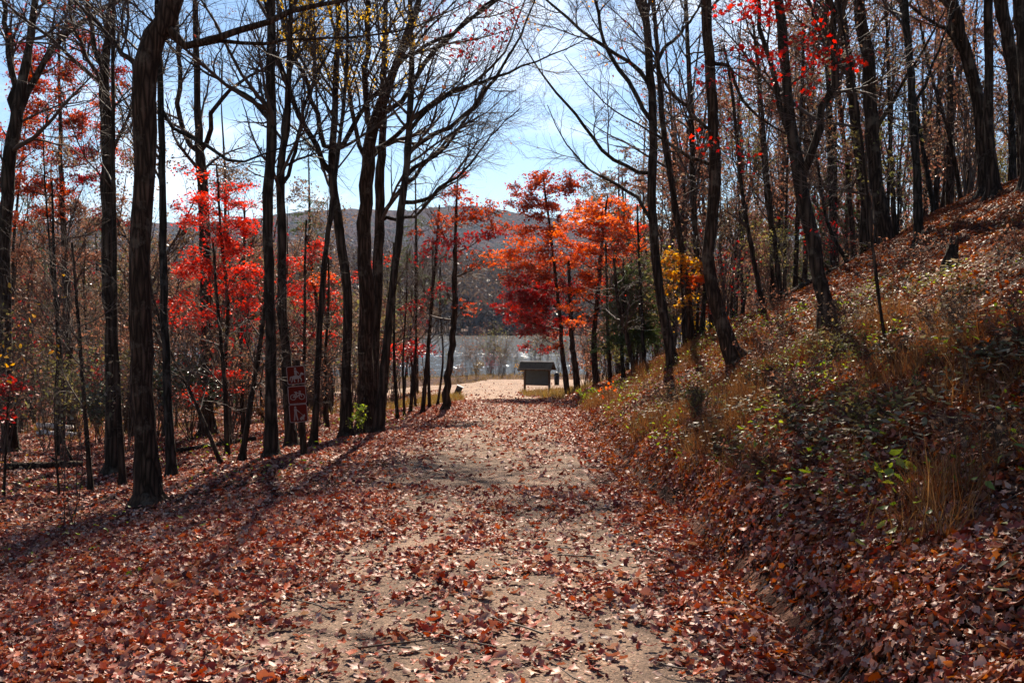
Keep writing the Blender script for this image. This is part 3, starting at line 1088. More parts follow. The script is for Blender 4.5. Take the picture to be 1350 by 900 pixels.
    for mk, lst in leaves.items():
        pos = np.concatenate(lst)
        n = len(pos)
        V, F = leaves_geo(pos, np.c_[rng.normal(size=(n, 2)) * flatn, np.ones(n)], rng.uniform(*size, n), kind)
        obj('foliage', mesh_np('foliage', V - base, [F], True, [M[mk]]), cr_)
    return root


BIG = dict(m1=48, m2=340, m3=2400)
MID = dict(m1=36, m2=240, m3=1600)
SML = dict(m1=20, m2=120, m3=700)

LM = []   # landmarks for labels: (px, name)


def T(name, label, short, D, trace, **kw):
    LM.append((trace[len(trace) // 2][0], short))
    return make_tree(name, label, D, trace, **kw)


# ---- left side
T('forked_tree', 'dark tree forking into three leaning limbs at the far left edge', 'the forked tree at the left edge', 25,
  [(13, 592, 19), (9, 470, 16), (6, 330, 16), (13, 211, 17), (26, 132, 15), (36, 75, 10), (47, 0, 8)],
  limbs=[[(26, 140, 10), (15, 94, 8), (8, 40, 7), (4, 0, 6)], [(22, 160, 9), (38, 121, 9), (75, 57, 8), (113, 23, 7), (160, 0, 6)]],
  height=16, cs=.25, foliage=[('oakred', 1000, 'oak', .06, .10, None)], **MID)
T('twin_topped_tree', 'straight mid-sized trunk forking high up, next left of the thickest trunk', 'the straight trunk left of the thickest one', 19,
  [(149, 618, 19), (148, 470, 16), (142, 332, 16), (140, 170, 15), (137, 95, 12), (142, 57, 9), (147, 0, 8)],
  limbs=[[(137, 95, 8), (126, 60, 7), (118, 30, 6), (115, 0, 5)]], height=17, cs=.3, foliage=[('oakred', 260, 'oak', .07, .12, None)], **MID)
T('slender_tree', 'slender straight tree close behind the straight trunk left of the thickest trunk', 'the slender tree left of the thickest trunk', 16.5,
  [(162, 641, 8), (157, 540, 7), (152, 440, 7), (151, 320, 6), (149, 180, 5), (150, 0, 4)], height=12, cs=.35, **SML)
T('thick_tree', 'thickest trunk on the left, with a burl and a big limb reaching right', 'the thickest left trunk', 14,
  [(196, 657, 33), (192, 584, 29), (189, 509, 29), (185, 433, 29), (183, 358, 28), (185, 302, 27), (191, 211, 29), (188, 151, 31), (193, 87, 32), (211, 38, 28), (227, 0, 28)],
  limbs=[[(218, 55, 13), (240, 55, 11), (264, 53, 10), (291, 48, 10), (320, 38, 9), (369, 21, 8), (392, 15, 7), (433, 4, 6), (448, 0, 5)],
         [(264, 53, 6), (290, 53, 6), (320, 57, 5), (345, 58, 5), (378, 54, 4)],
         [(186, 95, 10), (180, 90, 12), (176, 86, 8)]],
  height=18, cs=.5, bark='bark_red', foliage=[('russet', 25, 'oak', .08, .13, None)], **MID)
T('slender_grey_tree', 'slender grey trunk just right of the thickest trunk', 'the slender grey trunk', 17,
  [(227, 622, 12), (222, 545, 11), (219, 471, 10), (215, 340, 10), (214, 227, 9), (212, 128, 8), (209, 50, 7), (207, 0, 6)],
  limbs=[[(208, 150, 5), (224, 166, 5), (242, 174, 5), (262, 185, 5), (280, 196, 5), (310, 215, 4), (329, 210, 3)]], height=14, cs=.3, bark='bark_grey', **SML)
T('flared_tree', 'dark trunk with flared roots standing behind the bright red maple', 'the trunk behind the red maple', 27,
  [(274, 590, 20), (274, 540, 15), (273, 490, 15), (272, 388, 15), (269, 264, 14), (266, 227, 13), (263, 189, 12), (261, 144, 9), (259, 64, 8), (257, 0, 7)],
  limbs=[[(263, 200, 7), (254, 195, 7), (243, 175, 7), (238, 151, 7), (236, 75, 6), (234, 20, 5)], [(266, 210, 7), (272, 190, 7), (283, 145, 6), (300, 122, 5), (318, 108, 4)]],
  height=17, cs=.3, foliage=[('brown', 1100, 'oak', .05, .08, None)], **MID)
T('knobbly_tree', 'dark knobbly trunk just left of the brown trail signs', 'the knobbly trunk by the signs', 18,
  [(358, 622, 17), (358, 584, 14), (357, 509, 14), (356, 433, 13), (354, 336, 13), (353, 287, 14), (352, 257, 14), (357, 212, 13), (358, 151, 13), (357, 75, 12), (358, 0, 11)],
  limbs=[[(358, 155, 6), (350, 151, 6), (334, 132, 5), (320, 121, 5), (300, 112, 4)]], height=18, cs=.32, **MID)
T('tall_tree', 'tall trunk standing directly behind the brown trail signs', 'the tall trunk behind the signs', 21,
  [(385, 596, 15), (381, 547, 13), (377, 471, 12), (372, 400, 12), (372, 320, 12), (370, 246, 11), (371, 212, 10), (378, 170, 9), (380, 130, 8), (382, 60, 7), (384, 0, 6)],
  limbs=[[(371, 250, 6), (385, 215, 5), (398, 160, 5), (412, 110, 4)]], height=16, cs=.3, **MID)
T('leaning_sapling_tree', 'thin leaning trunk just right of the brown trail signs', 'the thin leaning trunk right of the signs', 20,
  [(413, 601, 10), (416, 547, 9), (419, 482, 8), (424, 396, 8), (431, 320, 7), (437, 276, 7), (442, 230, 6), (452, 150, 5), (458, 60, 4)], height=11, cs=.45, **SML)
T('yellow_leaved_tree', 'many-limbed tree with a few yellow leaves high up, left of the tree cluster', 'the yellow-leaved tree', 22,
  [(456, 562, 15), (457, 471, 12), (458, 396, 12), (453, 339, 12), (448, 321, 12), (444, 272, 12), (439, 242, 11), (438, 212, 10), (441, 170, 9), (443, 113, 8), (445, 57, 7), (446, 0, 6)],
  limbs=[[(437, 235, 8), (433, 227, 8), (414, 185, 7), (392, 147, 7), (377, 106, 6), (362, 68, 6), (355, 30, 5)],
         [(437, 210, 7), (433, 200, 7), (422, 159, 7), (411, 132, 6), (397, 91, 6), (382, 64, 5), (370, 20, 4)],
         [(440, 200, 7), (450, 189, 7), (464, 170, 7), (479, 147, 6), (500, 120, 5)]],
  height=17, cs=.32, foliage=[('gold', 1500, 'oval', .06, .10, (440, 60, 75)), ('gold', 420, 'oval', .05, .09, (500, 60, 60))], **BIG)
T('old_oak', 'largest trunk of the cluster beside the path, curving right as it rises', 'the big curving trunk by the path', 23,
  [(483, 560, 27), (482, 520, 21), (482, 471, 19), (482, 396, 19), (481, 339, 18), (480, 302, 18), (482, 246, 18), (486, 208, 17), (492, 170, 16), (505, 136, 14), (513, 110, 12), (526, 76, 10), (539, 38, 9), (552, 0, 8)],
  limbs=[[(484, 190, 9), (485, 159, 9), (484, 113, 8), (485, 57, 7), (486, 0, 6)],
         [(482, 215, 7), (470, 180, 6), (462, 130, 6), (452, 80, 5), (436, 20, 4)],
         [(497, 160, 7), (530, 130, 7), (560, 85, 7), (592, 49, 6), (620, 25, 5), (650, 5, 4)],
         [(487, 205, 7), (515, 185, 6), (550, 155, 6), (581, 128, 5), (622, 113, 5), (645, 90, 4), (665, 70, 3)]],
  height=18, cs=.35, bark='bark_red', foliage=[('crimson', 330, 'oak', .08, .13, (620, 5, 70)), ('crimson', 40, 'oak', .08, .13, (610, 55, 25))], **BIG)
T('shadowed_tree', 'dark straight trunk half hidden behind the big curving trunk', 'the half hidden trunk', 26,
  [(491, 547, 18), (492, 470, 15), (497, 380, 14), (499, 332, 13), (501, 264, 12), (502, 227, 12), (505, 170, 10), (506, 110, 8), (508, 30, 6)],
  limbs=[[(500, 290, 6), (530, 250, 6), (562, 215, 5), (585, 190, 4)], [(500, 300, 6), (520, 285, 5), (545, 285, 4), (570, 260, 4)]], height=17, cs=.3, **MID)
T('leaning_tree', 'slim trunk leaning right over the path edge, its limbs sweeping far right', 'the slim leaning trunk by the path', 22,
  [(498, 573, 14), (505, 509, 12), (511, 445, 11), (516, 388, 10), (524, 332, 10), (528, 287, 10), (535, 227, 9), (539, 181, 9), (542, 113, 8), (543, 76, 7), (541, 0, 6)],
  limbs=[[(535, 235, 6), (547, 223, 6), (566, 212, 5), (585, 195, 4), (598, 181, 4)],
         [(537, 205, 7), (552, 190, 6), (577, 176, 6), (607, 159, 6), (640, 121, 5), (662, 90, 4)],
         [(540, 160, 6), (560, 145, 5), (600, 120, 5), (645, 106, 4), (680, 92, 3)],
         [(542, 60, 5), (570, 54, 5), (592, 49, 5), (634, 15, 4)],
         [(530, 270, 6), (562, 262, 5), (590, 240, 4), (618, 219, 3)]],
  height=15, cs=.35, **BIG)

# ---- right side
T('tall_slim_tree', 'tall slim trunk at the bank foot, leftmost big trunk right of the path', 'the leftmost trunk on the right bank', 25,
  [(889, 494, 16), (882, 452, 13), (874, 414, 13), (868, 377, 12), (865, 336, 12), (859, 264, 11), (861, 212, 11), (861, 151, 11), (857, 94, 10), (853, 38, 10), (848, 0, 9)],
  limbs=[[(862, 158, 6), (840, 128, 6), (818, 91, 6), (795, 57, 5), (785, 0, 4)],
         [(858, 122, 6), (848, 94, 6), (821, 76, 5), (791, 57, 5), (750, 26, 4)],
         [(860, 240, 6), (835, 225, 5), (800, 205, 5), (765, 160, 4), (728, 115, 3)],
         [(864, 300, 5), (840, 262, 5), (806, 240, 4), (780, 225, 3)],
         [(858, 100, 6), (880, 60, 5), (905, 35, 4)]],
  height=18, cs=.33, foliage=[('yellow', 90, 'oval', .06, .10, (760, 30, 70)), ('yellow', 90, 'oval', .04, .07, None), ('russet^', 1500, 'oak', .08, .14, None)], **BIG)
T('stout_tree', 'stout brown trunk standing in front on the right bank', 'the stout brown trunk on the bank', 19,
  [(974, 513, 22), (965, 486, 18), (955, 452, 18), (948, 414, 17), (938, 377, 17), (934, 339, 16), (940, 283, 15), (942, 227, 15), (940, 170, 14), (937, 113, 14), (933, 57, 13), (931, 0, 13)],
  limbs=[[(940, 190, 6), (925, 165, 5), (905, 140, 5), (880, 115, 4)], [(940, 235, 5), (915, 210, 5), (890, 195, 4), (868, 180, 3)], [(938, 60, 6), (960, 90, 5), (985, 140, 4)]],
  height=19, cs=.35, bark='bark_red', foliage=[('russet^', 2000, 'oak', .09, .16, None), ('oakred', 110, 'oak', .05, .08, None)], **BIG)
T('forked_tree', 'dark trunk splitting low into a wide Y on the right bank', 'the Y-forked tree', 17,
  [(1093, 422, 24), (1088, 400, 20), (1082, 377, 19), (1073, 331, 18), (1059, 265, 18), (1054, 227, 17), (1046, 189, 14), (1040, 140, 13), (1036, 90, 13), (1031, 40, 12), (1027, 0, 11)],
  limbs=[[(1055, 232, 11), (1066, 210, 11), (1078, 178, 11), (1093, 132, 10), (1100, 83, 10), (1099, 38, 10), (1090, 0, 9)],
         [(1044, 175, 8), (1030, 130, 8), (1015, 85, 7), (1003, 40, 6), (1000, 0, 5)]],
  height=17, cs=.4, foliage=[('russet^', 4200, 'oak', .08, .14, None), ('brown', 700, 'oak', .05, .08, None)], **BIG)
T('straight_tree', 'straight trunk just left of its thicker twin, on the crest behind the Y-forked tree', 'the left twin trunk on the crest', 30,
  [(1142, 314, 15), (1139, 265, 12), (1133, 208, 12), (1124, 132, 12), (1116, 68, 12), (1108, 0, 11)], limbs=[[(1120, 110, 6), (1100, 80, 5), (1080, 40, 4)]], height=18, cs=.3, foliage=[('brown', 1500, 'oak', .08, .13, None)], **MID)
T('straight_tree', 'thicker straight trunk, right twin of a pair on the crest behind the Y-forked tree', 'the right twin trunk on the crest', 28,
  [(1167, 302, 22), (1160, 265, 18), (1152, 208, 17), (1146, 132, 17), (1141, 57, 16), (1133, 0, 15)], limbs=[[(1150, 170, 6), (1175, 140, 5), (1200, 95, 4)]], height=19, cs=.3, foliage=[('brown', 1500, 'oak', .08, .13, None)], **MID)
T('straight_tree', 'straight grey-brown trunk rising alone from the leafy bank right of the twin trunks', 'the lone straight trunk on the bank', 22,
  [(1211, 335, 11), (1211, 302, 10), (1209, 227, 10), (1203, 151, 10), (1199, 76, 9), (1193, 0, 9)], limbs=[[(1203, 150, 5), (1220, 110, 4), (1240, 60, 3)]], height=15, cs=.3, bark='bark_grey', foliage=[('russet^', 4000, 'oak', .08, .14, None), ('brown', 900, 'oak', .07, .12, None)], **MID)
T('curved_tree', 'thick dark trunk curving up to the left near the top of the slope', 'the curved trunk near the slope top', 27,
  [(1303, 246, 20), (1297, 208, 17), (1292, 151, 16), (1279, 94, 16), (1263, 38, 16), (1254, 0, 15)], limbs=[[(1275, 80, 6), (1245, 40, 5), (1215, 20, 4)]], height=18, cs=.25, foliage=[('russet', 2200, 'oak', .08, .13, None)], **MID)
T('straight_tree', 'straight trunk crossing the curved trunk near the top of the slope', 'the straight trunk at the slope top', 24,
  [(1311, 246, 16), (1308, 215, 13), (1305, 189, 12), (1303, 113, 12), (1303, 50, 11), (1303, 0, 11)], height=16, cs=.3, foliage=[('russet', 1800, 'oak', .08, .13, None)], **MID)
T('tilted_tree', 'tilted trunk leaning right, leaving the frame at the right edge', 'the tilted trunk at the right edge', 26,
  [(1362, 245, 19), (1353, 180, 18), (1346, 130, 17), (1330, 60, 17), (1318, 0, 16)], height=16, cs=.3, foliage=[('russet', 1800, 'oak', .08, .13, None)], **MID)
T('edge_tree', 'dark trunk cut by the right edge of the view at the top', 'the trunk cut by the right edge', 21,
  [(1356, 215, 16), (1352, 113, 15), (1347, 50, 14), (1343, 0, 14)], height=16, cs=.3, **SML)
T('thin_tree', 'thin tall trunk seen between the leftmost bank trunk and the stout brown trunk', 'the thin trunk between bank trunks', 32,
  [(905, 437, 9), (910, 380, 8), (918, 340, 7), (914, 264, 7), (912, 181, 7), (908, 94, 6), (904, 0, 5)], height=15, cs=.3, foliage=[('oakred', 120, 'oak', .08, .12, None)], **SML)
T('thin_tree', 'thin trunk leaning left just right of the leftmost bank trunk', 'the thin left-leaning trunk', 31,
  [(911, 440, 10), (905, 370, 9), (900, 336, 8), (889, 264, 8), (880, 210, 8), (874, 170, 7), (868, 90, 6), (862, 0, 5)], height=15, cs=.35, **SML)

# leaves of a maple near the top right
make_spray_tree('red_maple', 'slender maple on the right bank with sparse scarlet leaves across the upper trunks', 11.5,
                [(1170, 500, 5), (1162, 420, 5), (1148, 300, 4), (1135, 180, 4), (1115, 60, 3), (1095, -60, 3), (1080, -140, 2)],
                [(1040, 10, 60, 12, 'red_fg', .8), (985, 20, 34, 12, 'red_fg', .6), (1070, 40, 40, 14, 'red_fg', .6), (1085, 82, 36, 6, 'red_fg', .9), (1125, 80, 22, 7, 'red_fg', .7),
                 (1025, 95, 14, 10, 'red_fg', .3), (935, 100, 26, 8, 'red_fg', .45), (915, 105, 12, 5, 'red_fg', .3), (1008, 122, 12, 5, 'red_fg', .35), (925, 188, 22, 6, 'red_fg', .45),
                 (960, 195, 18, 6, 'red_fg', .3), (1060, 125, 14, 5, 'red_fg', .3), (1035, 283, 12, 5, 'red_fg', .4), (1012, 205, 8, 4, 'red_fg', .2), (1080, 110, 18, 6, 'red_fg', .3),
                 (1000, 60, 40, 12, 'crimson', .4), (965, 165, 12, 4, 'red_fg', .2)],
                size=(.04, .075), per=42, ribs=5, flatn=.9, depth=.8)

# ---- coloured understorey trees
make_spray_tree('red_maple', 'vivid scarlet young maple glowing between the left trunks', 24,
                [(303, 614, 6), (299, 540, 5), (297, 480, 5), (300, 400, 5), (292, 320, 4), (287, 240, 3), (285, 215, 2)],
                [(290, 240, 34, 8, 'red', .5), (315, 245, 22, 6, 'red', .4), (275, 262, 36, 10, 'red', .9), (310, 268, 28, 7, 'red', .8), (262, 290, 34, 10, 'red', 1.1), (300, 292, 30, 8, 'red', 1.),
                 (325, 300, 16, 8, 'red', .8), (285, 312, 30, 8, 'red', 1.), (318, 330, 24, 8, 'red', 1.), (245, 352, 26, 10, 'red', 1.2), (280, 350, 30, 12, 'red', 1.3), (315, 355, 24, 9, 'red', 1.),
                 (325, 375, 18, 8, 'red', 1.), (295, 385, 26, 9, 'red', .9), (240, 398, 22, 11, 'red', .9), (255, 420, 22, 9, 'red', .6), (290, 405, 20, 8, 'red', .7), (330, 405, 14, 9, 'red', .7),
                 (292, 492, 22, 4, 'red', .9), (262, 518, 26, 5, 'red', .5), (240, 526, 16, 4, 'red', .4)], size=(.045, .08), per=210, ribs=14)
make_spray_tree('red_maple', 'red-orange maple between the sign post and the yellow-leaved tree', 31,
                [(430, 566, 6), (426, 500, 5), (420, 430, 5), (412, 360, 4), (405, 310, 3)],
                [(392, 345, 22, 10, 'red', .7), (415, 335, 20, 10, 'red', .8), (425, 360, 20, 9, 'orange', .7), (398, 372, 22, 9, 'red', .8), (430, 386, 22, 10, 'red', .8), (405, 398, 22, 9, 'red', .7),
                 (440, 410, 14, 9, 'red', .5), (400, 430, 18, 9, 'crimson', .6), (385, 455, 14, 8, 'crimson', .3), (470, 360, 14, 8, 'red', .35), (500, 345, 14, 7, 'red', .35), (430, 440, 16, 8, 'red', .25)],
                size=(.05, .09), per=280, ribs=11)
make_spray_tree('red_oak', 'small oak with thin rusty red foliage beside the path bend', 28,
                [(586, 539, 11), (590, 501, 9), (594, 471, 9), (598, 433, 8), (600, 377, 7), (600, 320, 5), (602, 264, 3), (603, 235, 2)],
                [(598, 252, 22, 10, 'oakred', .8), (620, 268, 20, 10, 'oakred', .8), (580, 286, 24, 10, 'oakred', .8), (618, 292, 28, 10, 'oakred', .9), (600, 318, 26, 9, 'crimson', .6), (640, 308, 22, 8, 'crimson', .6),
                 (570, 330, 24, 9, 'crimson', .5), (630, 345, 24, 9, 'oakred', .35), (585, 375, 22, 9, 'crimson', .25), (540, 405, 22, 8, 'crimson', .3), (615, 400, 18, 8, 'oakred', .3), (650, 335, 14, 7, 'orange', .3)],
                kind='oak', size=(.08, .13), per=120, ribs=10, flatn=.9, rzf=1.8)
make_spray_tree('red_maple', 'low crimson sapling by the lake, left of the path end', 34,
                [(548, 545, 4), (546, 510, 3), (542, 470, 3), (540, 445, 2)],
                [(540, 456, 22, 7, 'crimson', 1.), (525, 462, 16, 7, 'red', .6), (555, 462, 14, 8, 'crimson', .8), (540, 475, 16, 6, 'crimson', .5)], size=(.06, .1), per=180, ribs=9)
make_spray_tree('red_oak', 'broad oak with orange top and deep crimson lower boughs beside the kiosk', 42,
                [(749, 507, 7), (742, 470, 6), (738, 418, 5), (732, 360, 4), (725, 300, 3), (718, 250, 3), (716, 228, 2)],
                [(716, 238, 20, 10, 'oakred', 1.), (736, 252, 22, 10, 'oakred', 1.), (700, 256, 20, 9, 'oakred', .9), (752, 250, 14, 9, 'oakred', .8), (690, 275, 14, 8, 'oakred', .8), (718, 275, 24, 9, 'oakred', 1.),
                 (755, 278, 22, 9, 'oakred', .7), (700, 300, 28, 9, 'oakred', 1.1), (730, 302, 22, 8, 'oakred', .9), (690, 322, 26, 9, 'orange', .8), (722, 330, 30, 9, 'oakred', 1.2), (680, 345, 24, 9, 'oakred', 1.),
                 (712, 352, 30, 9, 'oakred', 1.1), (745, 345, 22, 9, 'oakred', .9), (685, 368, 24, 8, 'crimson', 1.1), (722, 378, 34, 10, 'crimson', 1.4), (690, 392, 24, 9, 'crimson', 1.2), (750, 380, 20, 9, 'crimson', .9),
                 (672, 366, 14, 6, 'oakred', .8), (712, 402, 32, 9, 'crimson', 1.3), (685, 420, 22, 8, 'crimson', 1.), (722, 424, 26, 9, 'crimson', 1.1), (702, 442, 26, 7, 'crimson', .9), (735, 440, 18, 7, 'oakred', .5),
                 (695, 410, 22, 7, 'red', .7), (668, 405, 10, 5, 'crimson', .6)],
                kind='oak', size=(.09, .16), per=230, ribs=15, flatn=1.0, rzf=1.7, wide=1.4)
make_spray_tree('orange_maple', 'bright orange maple with layered boughs behind the leftmost bank trunk', 37,
                [(787, 502, 8), (783, 450, 7), (788, 390, 6), (793, 330, 5), (798, 280, 3), (801, 258, 2)],
                [(806, 262, 22, 7, 'orange', .8), (830, 272, 16, 6, 'orange', .7), (790, 278, 28, 8, 'orange', 1.2), (768, 288, 22, 7, 'orange', 1.), (815, 290, 26, 7, 'orange', 1.), (755, 304, 20, 7, 'orange', 1.),
                 (785, 300, 28, 8, 'orange', 1.3), (820, 312, 26, 6, 'orange', .9), (850, 300, 12, 6, 'red', .7), (780, 322, 26, 8, 'orange', 1.2), (812, 330, 32, 7, 'orange', 1.2), (760, 338, 22, 8, 'orange', 1.1), (795, 345, 26, 7, 'orange', .9),
                 (840, 325, 16, 6, 'orange', .5), (775, 362, 20, 6, 'orange', .8), (757, 380, 22, 6, 'orange', 1.), (785, 376, 18, 6, 'orange', .7), (752, 404, 16, 5, 'orange', .8), (800, 395, 16, 6, 'red', .4), (757, 424, 16, 4, 'orange', .7), (775, 416, 10, 4, 'orange', .5)],
                size=(.07, .12), per=230, ribs=12, rzf=1.5, wide=1.45)
make_spray_tree('yellow_maple', 'golden yellow and orange young maple showing between bank trunks', 30,
                [(903, 440, 5), (900, 400, 4), (898, 350, 3), (897, 325, 2)],
                [(885, 340, 14, 7, 'yellow', 1.), (906, 345, 16, 8, 'yellow', 1.), (890, 360, 18, 7, 'yellow', 1.), (908, 370, 13, 9, 'orange', 1.), (885, 378, 14, 7, 'yellow', .8), (905, 392, 14, 7, 'yellow', .6), (925, 360, 12, 8, 'yellow', .6)],
                size=(.08, .14), per=110, ribs=10)
make_spray_tree('oak_tree', 'rusty red oak spreading behind the forked tree at upper left', 32,
                [(95, 577, 11), (92, 500, 10), (88, 400, 9), (84, 300, 8), (80, 200, 6), (78, 100, 4), (78, 30, 3)],
                [(30, 90, 26, 14, 'oakred', .8), (70, 75, 26, 12, 'crimson', .7), (110, 60, 24, 12, 'oakred', .6), (45, 125, 30, 14, 'oakred', 1.), (95, 110, 30, 14, 'oakred', .9), (130, 95, 22, 12, 'crimson', .8), (20, 160, 26, 14, 'oakred', 1.),
                 (70, 150, 30, 14, 'oakred', 1.), (110, 165, 28, 13, 'oakred', .9), (10, 200, 22, 14, 'oakred', .7), (50, 195, 28, 14, 'oakred', .9), (95, 205, 28, 13, 'crimson', .9), (140, 140, 18, 10, 'orange', .6),
                 (25, 240, 28, 14, 'oakred', 1.), (75, 245, 30, 13, 'oakred', .9), (120, 240, 26, 12, 'crimson', .8), (10, 285, 26, 12, 'oakred', .6), (60, 285, 30, 12, 'oakred', .8), (110, 285, 28, 12, 'russet', .8),
                 (160, 120, 16, 10, 'oakred', .5), (150, 200, 20, 12, 'oakred', .5), (40, 330, 30, 12, 'russet', .6), (100, 335, 30, 12, 'russet', .6), (150, 290, 22, 12, 'crimson', .4)],
                kind='oak', size=(.07, .12), per=270, ribs=10, flatn=.9, rzf=1.6)
make_spray_tree('maple_sapling', 'low sapling holding a few dark red leaves at the left edge', 16,
                [(5, 650, 4), (8, 590, 3), (10, 540, 3), (14, 500, 2)],
                [(10, 508, 24, 7, 'crimson', .9), (25, 514, 14, 5, 'crimson', .6), (5, 545, 14, 6, 'crimson', .3)], size=(.05, .09), per=110, ribs=7)

make_spray_tree('oak_tree', 'hazy russet oak dome rising behind the orange maple', 62,
                [(828, 490, 6), (826, 430, 5), (824, 360, 4), (822, 290, 3), (820, 230, 2)],
                [(820, 225, 20, 10, 'russet', .9), (800, 240, 18, 10, 'brown', .8), (842, 242, 18, 10, 'russet', .8), (815, 255, 28, 10, 'russet', 1.), (790, 268, 20, 10, 'brown', .8), (845, 270, 24, 10, 'russet', .9),
                 (820, 285, 34, 10, 'brown', 1.), (795, 310, 26, 10, 'russet', .8), (845, 310, 28, 10, 'brown', .9), (820, 340, 36, 11, 'russet', .9), (850, 360, 24, 11, 'brown', .8), (800, 380, 28, 11, 'russet', .7)],
                kind='oak', size=(.10, .18), per=260, ribs=10, flatn=1., rzf=1.6)
make_spray_tree('red_oak', 'rusty small oak low between the leftmost bank trunk and the stout brown trunk', 34,
                [(918, 445, 5), (920, 410, 4), (922, 370, 3), (924, 340, 2)],
                [(915, 345, 18, 8, 'russet', .9), (932, 358, 18, 8, 'oakred', .7), (905, 372, 18, 8, 'russet', .8), (925, 388, 22, 9, 'russet', .8), (900, 405, 18, 8, 'brown', .7), (935, 412, 20, 8, 'oakred', .5)],
                kind='oak', size=(.07, .12), per=200, ribs=9, flatn=1., rzf=1.5)
# ---- evergreens


def make_conifer(name, label, D, bx, by, topy, halfw, group=None, density=1.0, crown_from=.15, tex='needle'):
    b = at(bx, by, D)
    z0 = Hs(b[0], b[1])
    base = np.array([b[0], b[1], z0])
    ht = at(bx, topy, D)[2] - z0
    r0 = ht * .011
    TP, TR = resample([base - [0, 0, .2], base + [rng.normal() * .1, 0, ht * .5], base + [0, 0, ht]], [r0 * 1.2, r0 * .7, .01], 16)
    root = thing(name, label, 'tree', base, group)
    V, F = tubes(TP[None], TR[None], 7)
    obj('trunk', mesh_np('trunk', V - base, [F], True, [M['bark']]), root)
    nb = int(46 * density)
    t = np.sort(rng.uniform(crown_from, .98, nb))
    W = halfw / 1350 * D
    ln = W * (1.05 - t) / (1.05 - crown_from) * rng.uniform(.55, 1.1, nb) + .25
    az = rng.uniform(0, 2 * PI, nb)
    org = base + np.stack([t * 0, t * 0, t * ht], 1)
    K = 6
    tt = np.linspace(0, 1, K)
    br = org[:, None] + np.stack([np.cos(az)[:, None] * ln[:, None] * tt, np.sin(az)[:, None] * ln[:, None] * tt,
                                  ln[:, None] * (.25 * tt - .45 * tt ** 2)], -1) + rng.normal(size=(nb, K, 3)) * .04
    brr = np.linspace(.018, .004, K)[None] * (ln / 1.5)[:, None]
    tw, twr = spawn(br, brr, nb * 9, .15, 1, (.5, 1.2), (.3, .9), 4, -.03, .1, .5, .5, .003, flat=.25)
    V1, F1 = tubes(br, brr, 4)
    V2, F2 = tubes(tw, twr, 3)
    cr_ = obj('crown', mesh_np('crown', np.concatenate([V1, V2]) - base, [F1, F2 + len(V1)], True, [M['twig']]), root)
    n = int(nb * 9 * 16)
    ii = rng.integers(0, len(tw), n)
    ft = rng.uniform(0, 2.99, n)
    a = ft.astype(int)
    fr = (ft - a)[:, None]
    pos = tw[ii, a] * (1 - fr) + tw[ii, a + 1] * fr
    dr = norm(norm(tw[ii, a + 1] - tw[ii, a]) + rng.normal(size=(n, 3)) * .6)
    L_ = rng.uniform(.08, .16, n)[:, None]
    sd_ = norm(np.cross(dr, rng.normal(size=(n, 3)))) * .012
    V = np.stack([pos - sd_, pos + sd_, pos + dr * L_ + sd_ * .3, pos + dr * L_ - sd_ * .3], 1).reshape(-1, 3)
    obj('foliage', mesh_np('foliage', V - base, [np.arange(n * 4).reshape(-1, 4)], False, [M[tex]]), cr_)
    return root


make_conifer('pine_tree', 'bushy green pine below the orange maple on the right', 33.5, 838, 500, 338, 50, density=1.9, crown_from=.25)
make_conifer('pine_tree', 'green pine rising above the orange maple, its top against the sky', 58, 815, 500, 205, 52, density=1.2)
make_conifer('pine_tree', 'dim green pine behind the Y-forked tree', 46, 1100, 400, 80, 70, density=1.3)
make_conifer('pine_tree', 'dim green pine between the twin trunks and the curved trunk', 52, 1235, 330, 90, 70, density=1.3)
make_conifer('pine_tree', 'dim green pine behind the forked tree at the left edge', 48, 40, 550, 240, 75, density=1.5)
make_conifer('pine_tree', 'dim green pine behind the straight trunk left of the thickest one', 56, 128, 545, 270, 70, density=1.3)
make_conifer('pine_tree', 'thin dark pine spire between the signs and the yellow-leaved tree', 60, 408, 535, 175, 24, density=.9, crown_from=.4)
make_conifer('pine_tree', 'dark pine seen between the half hidden trunk and the rusty oak', 70, 548, 520, 195, 44, density=1.0, crown_from=.35)


